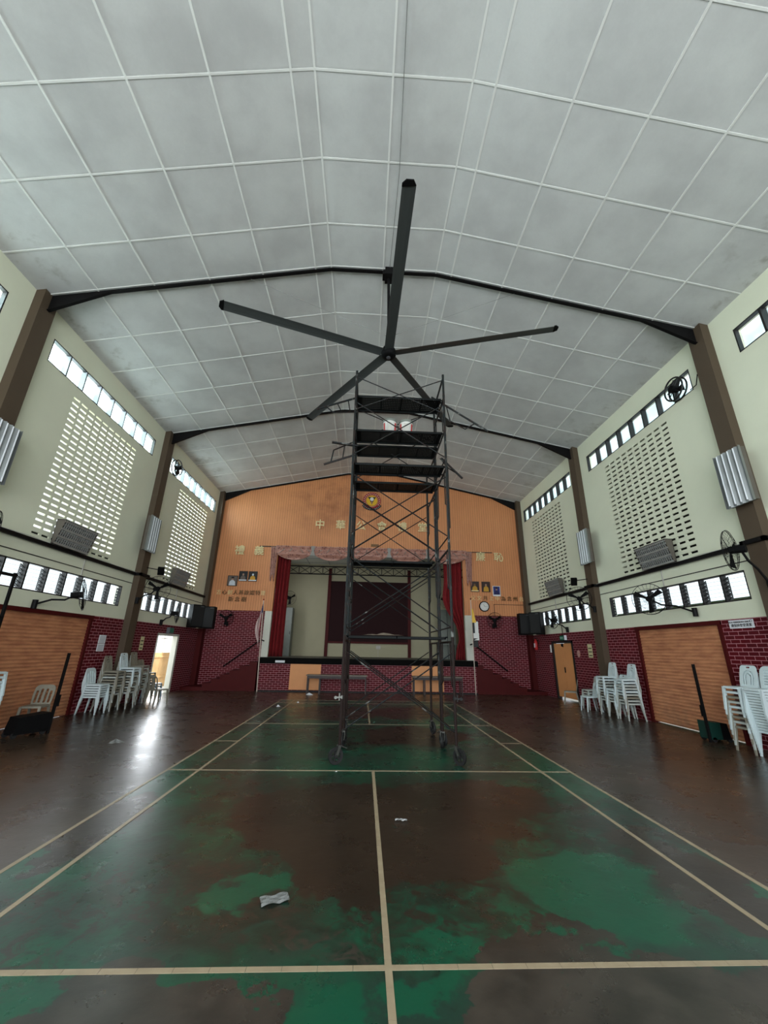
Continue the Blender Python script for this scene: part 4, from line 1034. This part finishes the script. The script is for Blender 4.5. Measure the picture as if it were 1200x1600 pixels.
# flags
fp = thing('flag_pole', 'pale flag pole with a drooping red and white striped flag left of the stage', 'flag', (-4.66, 15.3, 0))
MB().tube([(0.08, 0, 0), (-0.06, 0.0, 3.72)], 0.022, 8).build('pole', M['pole_white'], fp); MB().lathe([(0.005, 3.8), (0.035, 3.75), (0.005, 3.7)], 10, (-0.06, 0, 0)).build('finial', M['red'], fp)
mb = MB()
def fg(u, v): return (-0.06-0.17*u*math.sin(PI*min(1, v*1.15))**0.7-0.03+0.02*math.sin(9*u+4*v), -0.03-0.05*math.sin(8*u+3*v), 3.45-1.35*v-0.35*u)
N = 14
for i in range(N):
    mb.cur = i % 2; u0, u1 = i/N, (i+1)/N; b = len(mb.v)
    for j in range(13):
        for uu in (u0, u1): mb.v.append(fg(uu, j/12))
    for j in range(12): mb.quad(b+2*j, b+2*j+1, b+2*j+3, b+2*j+2)
fo = mb.build('flag', [M['red'], M['white']], fp, smooth=False)
MB().prism([(-0.14, 3.12), (-0.02, 3.2), (-0.05, 3.58)], lambda p: (p[0], -0.06, p[1]), lambda p: (p[0], -0.045, p[1])).build('flag_canton', M['navy'], fp)
fp = thing('flag_pole', 'pale flag pole with a drooping yellow, black and white flag right of the stage', 'flag', (4.62, 15.3, 0))
MB().tube([(0, 0, 0), (-0.02, 0, 3.95)], 0.02, 8).build('pole', M['pole_white'], fp); MB().lathe([(0.005, 4.05), (0.035, 4.0), (0.005, 3.95)], 10, (-0.02, 0, 0)).build('finial', M['wood_dark'], fp)
mb = MB()
bands = [(3.55, 2.95, 0.0, 0.16, 0), (2.95, 2.5, 0.0, 0.08, 1), (3.0, 2.45, 0.07, 0.24, 2), (2.5, 2.2, 0.02, 0.26, 2), (2.28, 1.92, 0.02, 0.2, 1)]
for z1, z0, x0, x1, c in bands:
    mb.cur = c; tp = 0.03 if z1 > 3.5 else 1.0
    mb.hexa([(x0, -0.05, z0), (x1, -0.08, z0), (x1, -0.03, z0), (x0, 0.0, z0), (x0, -0.05, z1), (x0+(x1-x0)*(0.25 if z1 > 3.5 else 1), -0.07, z1), (x0+(x1-x0)*(0.25 if z1 > 3.5 else 1), -0.03, z1), (x0, 0.0, z1)])
mb.build('flag', [M['yellow'], M['black'], M['white']], fp)

# ================================================================== TABLES AND LITTER BY THE STAGE
def bench(x0, x1, label):
    t = thing('trestle_table', label, 'table', ((x0+x1)/2, 14.85, 0), 0, 'low tables before the stage')
    w = (x1-x0)/2
    MB().box(-w, w, -0.25, 0.25, 0.68, 0.72).build('table_top', M['table_top'], t)
    MB().box(-w+.04, w-.04, -0.22, -0.2, 0.58, 0.68).box(-w+.04, w-.04, 0.2, 0.22, 0.58, 0.68).build('apron', M['wood_dark'], t)
    for x in (-w+.06, -w+.55 if w > 1.1 else -w+.5, w-.06):
        for y in (-.2, .2): MB().box(x-.022, x+.022, y-.022, y+.022, 0, .68).build('leg', M['wood_dark'], t)
bench(-2.5, -0.02, 'long low table against the brick stage front, left of centre'); bench(1.85, 3.95, 'low table against the stage front behind the scaffold')
def crumple(x, y, s, label, seed, name='plastic_bag', mt='litter', flat=0.4):
    R = random.Random(seed); ph = [R.uniform(0, 6) for _ in range(6)]
    def fn(u, v):
        a = 2*PI*u; r = s*(1-v)*(0.8+0.25*math.sin(3*a+ph[0])+0.12*math.sin(7*a+ph[1]))
        return (x+r*math.cos(a), y+r*math.sin(a)*0.7, 0.003+s*flat*v*(0.7+0.3*math.sin(5*a+ph[2]))*(1 if v < 1 else 1))
    tag(MB().grid(fn, 28, 6).build(name, M[mt]), label, 'litter')
crumple(-4.8, 5.7, 0.16, 'crumpled clear plastic bag on the dark floor left of the court', 1)
def wrapper(x, y, w, h, rz, label):
    c, s_ = math.cos(rz), math.sin(rz)
    def fn(u, v):
        a, b = (u-0.5)*w, (v-0.5)*h; z = 0.004+0.012*abs(math.sin(u*5+v*7))+0.006*math.sin(v*15)**2
        return (x+a*c-b*s_, y+a*s_+b*c, z)
    tag(MB().grid(fn, 14, 8).build('plastic_wrapper', M['litter']), label, 'litter')
wrapper(-0.79, 0.66, 0.2, 0.11, 0.35, 'crinkled clear plastic wrapper lying on the near court')
wrapper(0.26, 2.09, 0.13, 0.03, -0.15, 'thin scrap of wrapper near the centre line of the court')
crumple(-2.3, 14.35, 0.16, 'white crumpled paper on the floor before the left low table', 3, 'paper_scrap', 'paper', 0.5)
crumple(-2.82, 10.9, 0.06, 'white shuttlecock sized scrap between the left court lines', 4, 'paper_scrap', 'paper', 0.9)
crumple(-2.35, 11.9, 0.04, 'tiny white scrap near the far left court corner', 5, 'paper_scrap', 'paper', 0.9)
crumple(-0.55, 0.0+3.9, 0.02, 'tiny scrap beside the near service line', 6, 'paper_scrap', 'paper', 0.4)

# ================================================================== NOTICES AND SIGNS
sg = thing('wall_sign', 'white sign with two lines of writing above the right chair stacks', 'sign', (7.79, 5.38, 2.39))
MB().box(-0.012, 0, -0.29, 0.29, -0.09, 0.08).build('board', M['paper'], sg)
place_mesh('lettering', text_mesh('JAGA KEBERSIHAN SEMUA', 0.045, 0.001, 0.001), M['ink'], M4((-0.014, 0.03, 0.035), (0, -1, 0), (0, 0, 1)), sg)
place_mesh('lettering', text_mesh('請保持會堂清潔', 0.07, 0.001, 0.001), M['ink'], M4((-0.014, 0.0, -0.035), (0, -1, 0), (0, 0, 1)), sg)
MB().tube([(-0.014, -0.24+0.03*math.cos(a), 0.045+0.02*math.sin(a)) for a in [k*PI/6 for k in range(12)]], 0.004, 4, True).build('mark', M['ink'], sg)
ex = thing('exit_sign', 'small green lit exit sign box above the right orange door', 'sign', (7.72, 13.3, 2.3))
MB().box(-0.06, 0.06, -0.2, 0.16, -0.1, 0.1).build('housing', M['black_plastic'], ex)
MB().box(-0.065, -0.06, -0.18, 0.14, -0.08, 0.08).build('face', M['exit_green'], ex); MB().box(-0.05, 0.05, -0.215, -0.2, -0.08, 0.1).build('end_cap', M['paper'], ex)
place_mesh('lettering', text_mesh('KELUAR', 0.06, 0.001), M['white'], M4((-0.067, -0.02, 0), (0, -1, 0), (0, 0, 1)), ex)
MB().tube([(0.03, 0.05, 0.1), (0.03, 0.05, 0.5)], 0.012, 6).build('lead', M['black_steel'], ex)
ex = thing('exit_sign', 'grey exit sign box above the open left doorway', 'sign', (-7.72, 13.5, 2.3))
MB().box(-0.06, 0.06, -0.18, 0.18, -0.11, 0.11).build('housing', M['mullion'], ex); MB().box(0.06, 0.065, -0.15, 0.15, -0.08, 0.08).build('face', M['exit_green'], ex)
def notice(side, y0, y1, z0, z1, mt, label, bars=0):
    t = thing('notice', label, 'notice', (side*7.8, (y0+y1)/2, z0)); w = (y1-y0)/2; h = z1-z0; s = -side
    MB().box(*sorted((0, s*0.008)), -w, w, 0, h).build('sheet', mt, t)
    mb = MB()
    for k in range(bars or 5):
        z = h*(0.12+0.8*k/(bars or 5)); mb.box(*sorted((s*0.008, s*0.0095)), -w*0.8, w*0.75, z, z+(0.03 if bars else 0.008))
    mb.build('printing', M['ink'], t)
notice(-1, 9.36, 9.68, 1.77, 2.0, M['paper'], 'upper white paper notice on the left brick wall beside the shutter')
notice(-1, 9.36, 9.68, 1.55, 1.76, M['paper'], 'lower white paper notice on the left brick wall beside the shutter')
notice(-1, 11.62, 11.85, 1.58, 2.02, M['paper_cream'], 'narrow cream notice with dark bars on the left brick wall', 3)
notice(1, 11.4, 11.68, 1.6, 2.05, M['paper_cream'], 'narrow cream notice with dark bars on the right brick wall', 3)
tag(MB().prism(ellipse(12.35, 1.72, 0.09, 0.12, 20), lambda p: (7.8, p[0], p[1]), lambda p: (7.77, p[0], p[1])).build('round_plate', M['valance']), 'small round pink plate on the right wall beside the orange door', 'plate')
fe = thing('fire_extinguisher', 'red fire extinguisher hanging in the right stage corner', 'extinguisher', (7.68, 15.9, 1.85))
MB().lathe([(0.06, 0), (0.075, 0.03), (0.075, 0.36), (0.03, 0.43), (0.03, 0.47)], 16).build('cylinder', M['pink_red'], fe, True)
MB().box(-0.08, -0.06, -0.04, 0.04, 0.1, 0.28).build('sticker', M['paper'], fe); MB().bar((0, -0.05, 0.48), (0, 0.06, 0.5), 0.03, 0.03).build('valve', M['black_plastic'], fe)
MB().tube([(0, 0.03, 0.47), (0.02, 0.1, 0.4), (0, 0.09, 0.1)], 0.01, 6).build('hose', M['black_plastic'], fe)
MB().box(0.06, 0.12, -0.03, 0.03, 0.3, 0.42).build('hook', M['black_steel'], fe)
tag(MB().box(7.77, 7.8, 14.6, 14.68, 1.75, 2.05).build('switch_plate', M['white']), 'narrow white switch plate beside the right door frame', 'switch')

# ================================================================== BADMINTON POSTS WITH WEIGHT BOXES
def net_post(x, y, side, label, box_mat, rz=0.0, sc_=1.0):
    t = thing('net_post', label, 'net post', (x, y, 0), rz, 'wheeled badminton net posts')
    s = side*sc_
    MB().hexa([(0.0, -0.16, 0.06), (s*0.42, -0.16, 0.06), (s*0.42, 0.16, 0.06), (0, 0.16, 0.06), (0, -0.16, 0.4), (s*0.38, -0.16, 0.36), (s*0.38, 0.16, 0.36), (0, 0.16, 0.4)]).build('weight_box', box_mat, t)
    MB().hexa([(s*0.24, -0.165, 0.06), (s*0.425, -0.165, 0.06), (s*0.425, 0.165, 0.06), (s*0.24, 0.165, 0.06), (s*0.24, -0.165, 0.38), (s*0.385, -0.165, 0.365), (s*0.385, 0.165, 0.365), (s*0.24, 0.165, 0.38)]).build('black_panel', M['black_plastic'], t)
    MB().bar((-s*0.02, -0.12, 0.0), (-s*0.04, -0.12, 1.55), 0.045, 0.045).build('post', M['black_steel'], t)
    MB().bar((-s*0.05, -0.12, 0.5), (-s*0.05, -0.12, 0.72), 0.05, 0.06).build('net_winder', M['black_plastic'], t)
    for xx in (0.06, 0.4):
        for yy in (-0.14, 0.14): MB().lathe([(0.05, -0.02), (0.055, 0), (0.05, 0.02)], 14, (s*xx, yy, 0.055), 'y').build('wheel', M['rubber'], t)
net_post(7.22, 6.32, 1, 'dark green wheeled net post with its tall pole before the right shutter', M['dark_green'])
net_post(-6.73, 6.5, -1, 'black wheeled net post with its tall pole before the left shutter', M['black_plastic'], 1.15, 1.45)
# frame stand at the left edge
st = thing('score_stand', 'dark metal frame stand at the left edge before the shutter', 'stand', (-7.15, 5.05, 0))
for y in (5.2, 4.55): MB().bar((-7.15, y, 0), (-7.15, y, 3.05), 0.045, 0.045).build('post', M['black_steel'], st, world=True)
MB().bar((-7.15, 4.55, 3.0), (-7.15, 5.24, 3.0), 0.05, 0.05).bar((-7.15, 4.55, 2.2), (-7.15, 5.2, 2.2), 0.04, 0.04).build('cross_bar', M['black_steel'], st, world=True)

# ================================================================== PLASTIC CHAIRS
def back_shape(style):
    if style == 'oval':
        out = [(-0.19, 0), (0.19, 0), (0.2, 0.1), (0.185, 0.3)]+[(0.12+0.06*math.cos(a), 0.35+0.07*math.sin(a)) for a in [k*PI/10 for k in range(6)]]+[(-0.12+0.06*math.cos(a), 0.35+0.07*math.sin(a)) for a in [PI/2+k*PI/10 for k in range(6)]]+[(-0.185, 0.3), (-0.2, 0.1)]
        holes = [rrect(-0.045, 0.045, 0.365, 0.395, 0.014)]
        for R, r in ((0.125, 0.1), (0.07, 0.045)):
            U = ellipse(0, 0.19, R, R*1.15, 14, -0.5, PI+0.5)+[(-R*math.cos(0.5), 0.05), (-r*math.cos(0.5), 0.05)]
            inn = ellipse(0, 0.19, r, r*1.15, 14, -0.5, PI+0.5)[::-1]+[(r*math.cos(0.5), 0.05), (R*math.cos(0.5), 0.05)]
            holes.append(U+inn)
        return out, holes
    if style == 'slat':
        out = [(-0.19, 0), (0.19, 0), (0.21, 0.2)]+[(0.1+0.1*math.cos(a), 0.32+0.1*math.sin(a)) for a in [k*PI/12 for k in range(7)]]+[(-0.1+0.1*math.cos(a), 0.32+0.1*math.sin(a)) for a in [PI/2+k*PI/12 for k in range(7)]]+[(-0.21, 0.2)]
        return out, [rrect(c-0.024, c+0.024, 0.04, 0.36-abs(c)*0.5, 0.02) for c in (-0.135, -0.05, 0.05, 0.135)]
    if style == 'rung':
        out = [(-0.2, 0), (0.2, 0), (0.215, 0.2)]+[(0.09+0.12*math.cos(a), 0.3+0.12*math.sin(a)) for a in [k*PI/12 for k in range(7)]]+[(-0.09+0.12*math.cos(a), 0.3+0.12*math.sin(a)) for a in [PI/2+k*PI/12 for k in range(7)]]+[(-0.215, 0.2)]
        return out, [rrect(-0.13, 0.13, 0.07+0.05*k, 0.095+0.05*k, 0.012) for k in range(6)]
    out = [(-0.19, 0), (0.19, 0), (0.2, 0.2)]+[(0.08+0.11*math.cos(a), 0.3+0.11*math.sin(a)) for a in [k*PI/12 for k in range(7)]]+[(-0.08+0.11*math.cos(a), 0.3+0.11*math.sin(a)) for a in [PI/2+k*PI/12 for k in range(7)]]+[(-0.2, 0.2)]
    return out, [rrect(-0.155, -0.05, 0.03, 0.36, 0.04), rrect(0.05, 0.155, 0.03, 0.36, 0.04)]
def make_chair(style, mt, label):
    t = thing('plastic_chair', label, 'chair')
    # seat with a deep apron
    mb = MB(); ring = rrect(-0.2, 0.21, -0.195, 0.195, 0.05)
    mb.prism(ring, lambda p: (p[0], p[1], 0.428), lambda p: (p[0]*0.98, p[1]*0.98, 0.442))
    n = len(ring); b = len(mb.v)
    for (x, y) in ring: mb.v += [(x, y, 0.435), (x*1.03, y*1.03, 0.403), (x*0.97, y*0.97, 0.403), (x*0.95, y*0.95, 0.43)]
    for i in range(n):
        j = (i+1) % n
        for q in range(3): mb.quad(b+4*i+q, b+4*j+q, b+4*j+q+1, b+4*i+q+1)
    mb.build('seat', mt, t)
    out, holes = back_shape(style); me = flat_curve([out]+holes, 0.009)
    th = 0.2
    o = place_mesh('backrest', me, mt, M4((-0.195, 0, 0.43), (0, 1, 0), (-math.sin(th), 0, math.cos(th))), t)
    for sx, sy in ((1, 1), (1, -1), (-1, 1), (-1, -1)):
        x0, y0 = sx*0.185, sy*0.177; x1, y1 = (0.235 if sx > 0 else -0.26), sy*0.2
        lm = MB().bar((x0, y0, 0.43), (x1, y1, 0.0), 0.055, 0.036, 0.032, 0.024); lm.build('leg', mt, t)
    return t
protos = {}
def chair(style, mname, loc, rz, label, group=None):
    key = (style, mname)
    if key not in protos:
        o = make_chair(style, M[mname], label); protos[key] = o; o.location = loc; o.rotation_euler = (0, 0, rz)
        if group: o['group'] = group
        return o
    return dup(protos[key], loc, rz, label, group)
TOPN = ['topmost', 'second from top', 'third from top', 'fourth from top', 'fifth from top', 'sixth from top', 'seventh from top', 'eighth from top', 'ninth from top', 'tenth from top',
        'eleventh from top', 'twelfth from top', 'thirteenth from top', 'fourteenth from top', 'fifteenth from top', 'sixteenth from top']
def stack(x, y, rz, n, dz, styles, where, lean=0.006):
    for k in range(n):
        st_, mt_ = styles[k % len(styles)] if not callable(styles) else styles(k, n)
        dx, dy = math.cos(rz)*lean*k, math.sin(rz)*lean*k
        pos_ = 'bottom' if k == 0 else TOPN[n-1-k]
        j = random.uniform(-0.012, 0.012) if k else 0
        chair(st_, mt_, (x+dx, y+dy, k*dz), rz+j, '%s chair %s in the stack %s' % ({'chair_white': 'white', 'chair_grey': 'greyish', 'chair_dusty': 'dusty', 'chair_blue': 'bluish'}[mt_], pos_, where), 'chairs in the stack '+where)
W_, G_, D_ = 'chair_white', 'chair_grey', 'chair_dusty'
mixA = lambda k, n: ('oval', [G_, G_, D_, G_, W_][k % 5] if k < n-2 else W_)
# right wall
stack(7.34, 9.94, PI, 9, 0.08, mixA, 'against the far right column')
stack(7.32, 9.48, PI+0.02, 5, 0.078, lambda k, n: ('oval', W_ if k > 2 else G_), 'low between two taller right stacks')
stack(7.36, 9.03, PI, 9, 0.078, mixA, 'between far right column and shutter')
chair('oval', W_, (7.12, 10.72, 0), PI, 'lone white plastic chair on the hall side of the far right column')
stack(7.42, 10.4+0.75, PI, 3, 0.08, lambda k, n: ('oval', G_), 'just past the far right column')
chair('frame', D_, (7.3, 12.35, 0), PI-0.5, 'old greyish plastic chair standing alone before the right orange door')
stack(7.38, 5.3, PI, 9, 0.09, lambda k, n: ('oval', W_ if k in (n-1, n-2, 4) else [D_, G_][k % 2]), 'beside the right net post')
stack(7.42, 4.84, PI, 16, 0.048, lambda k, n: ('rung', W_), 'at the right picture edge')
# left wall
stack(-7.36, 9.02, 0, 6, 0.058, lambda k, n: ('slat', W_), 'beside the left shutter')
stack(-7.34, 9.62, 0, 9, 0.074, lambda k, n: ('oval', D_ if k % 3 else G_), 'second from the left shutter')
stack(-7.2, 10.14, 0, 10, 0.074, lambda k, n: ('oval', W_ if k > 7 else [G_, D_][k % 2]), 'before the far left column')
stack(-7.4, 11.05, 0, 10, 0.076, lambda k, n: ('oval', D_ if k % 2 else G_), 'just past the far left column')
stack(-7.4, 11.6, 0, 7, 0.074, lambda k, n: ('oval', D_), 'under the left cream notice')
stack(-7.35, 12.15, 0, 2, 0.08, lambda k, n: ('oval', 'chair_blue'), 'nearest the left doorway')
chair('frame', D_, (-6.66, 11.1, 0), PI/2-0.45, 'grey plastic chair standing alone against the light of the left doorway')
stack(-7.42, 5.55, 0, 10, 0.085, lambda k, n: ('oval', W_ if k > 7 else [G_, W_, D_][k % 3]), 'at the left picture edge')
chair('slat', D_, (-7.42, 7.08, 0), PI*1.5+0.2, 'slat backed dusty chair behind the left black net post')
# on the stage
stack(-4.3, 18.75, -0.5, 3, 0.07, lambda k, n: ('slat', 'chair_blue'), 'beside the left stage curtain')
stack(-3.92, 18.35, -0.5, 2, 0.07, lambda k, n: ('slat', 'chair_blue'), 'on stage, right of the curtain stack')
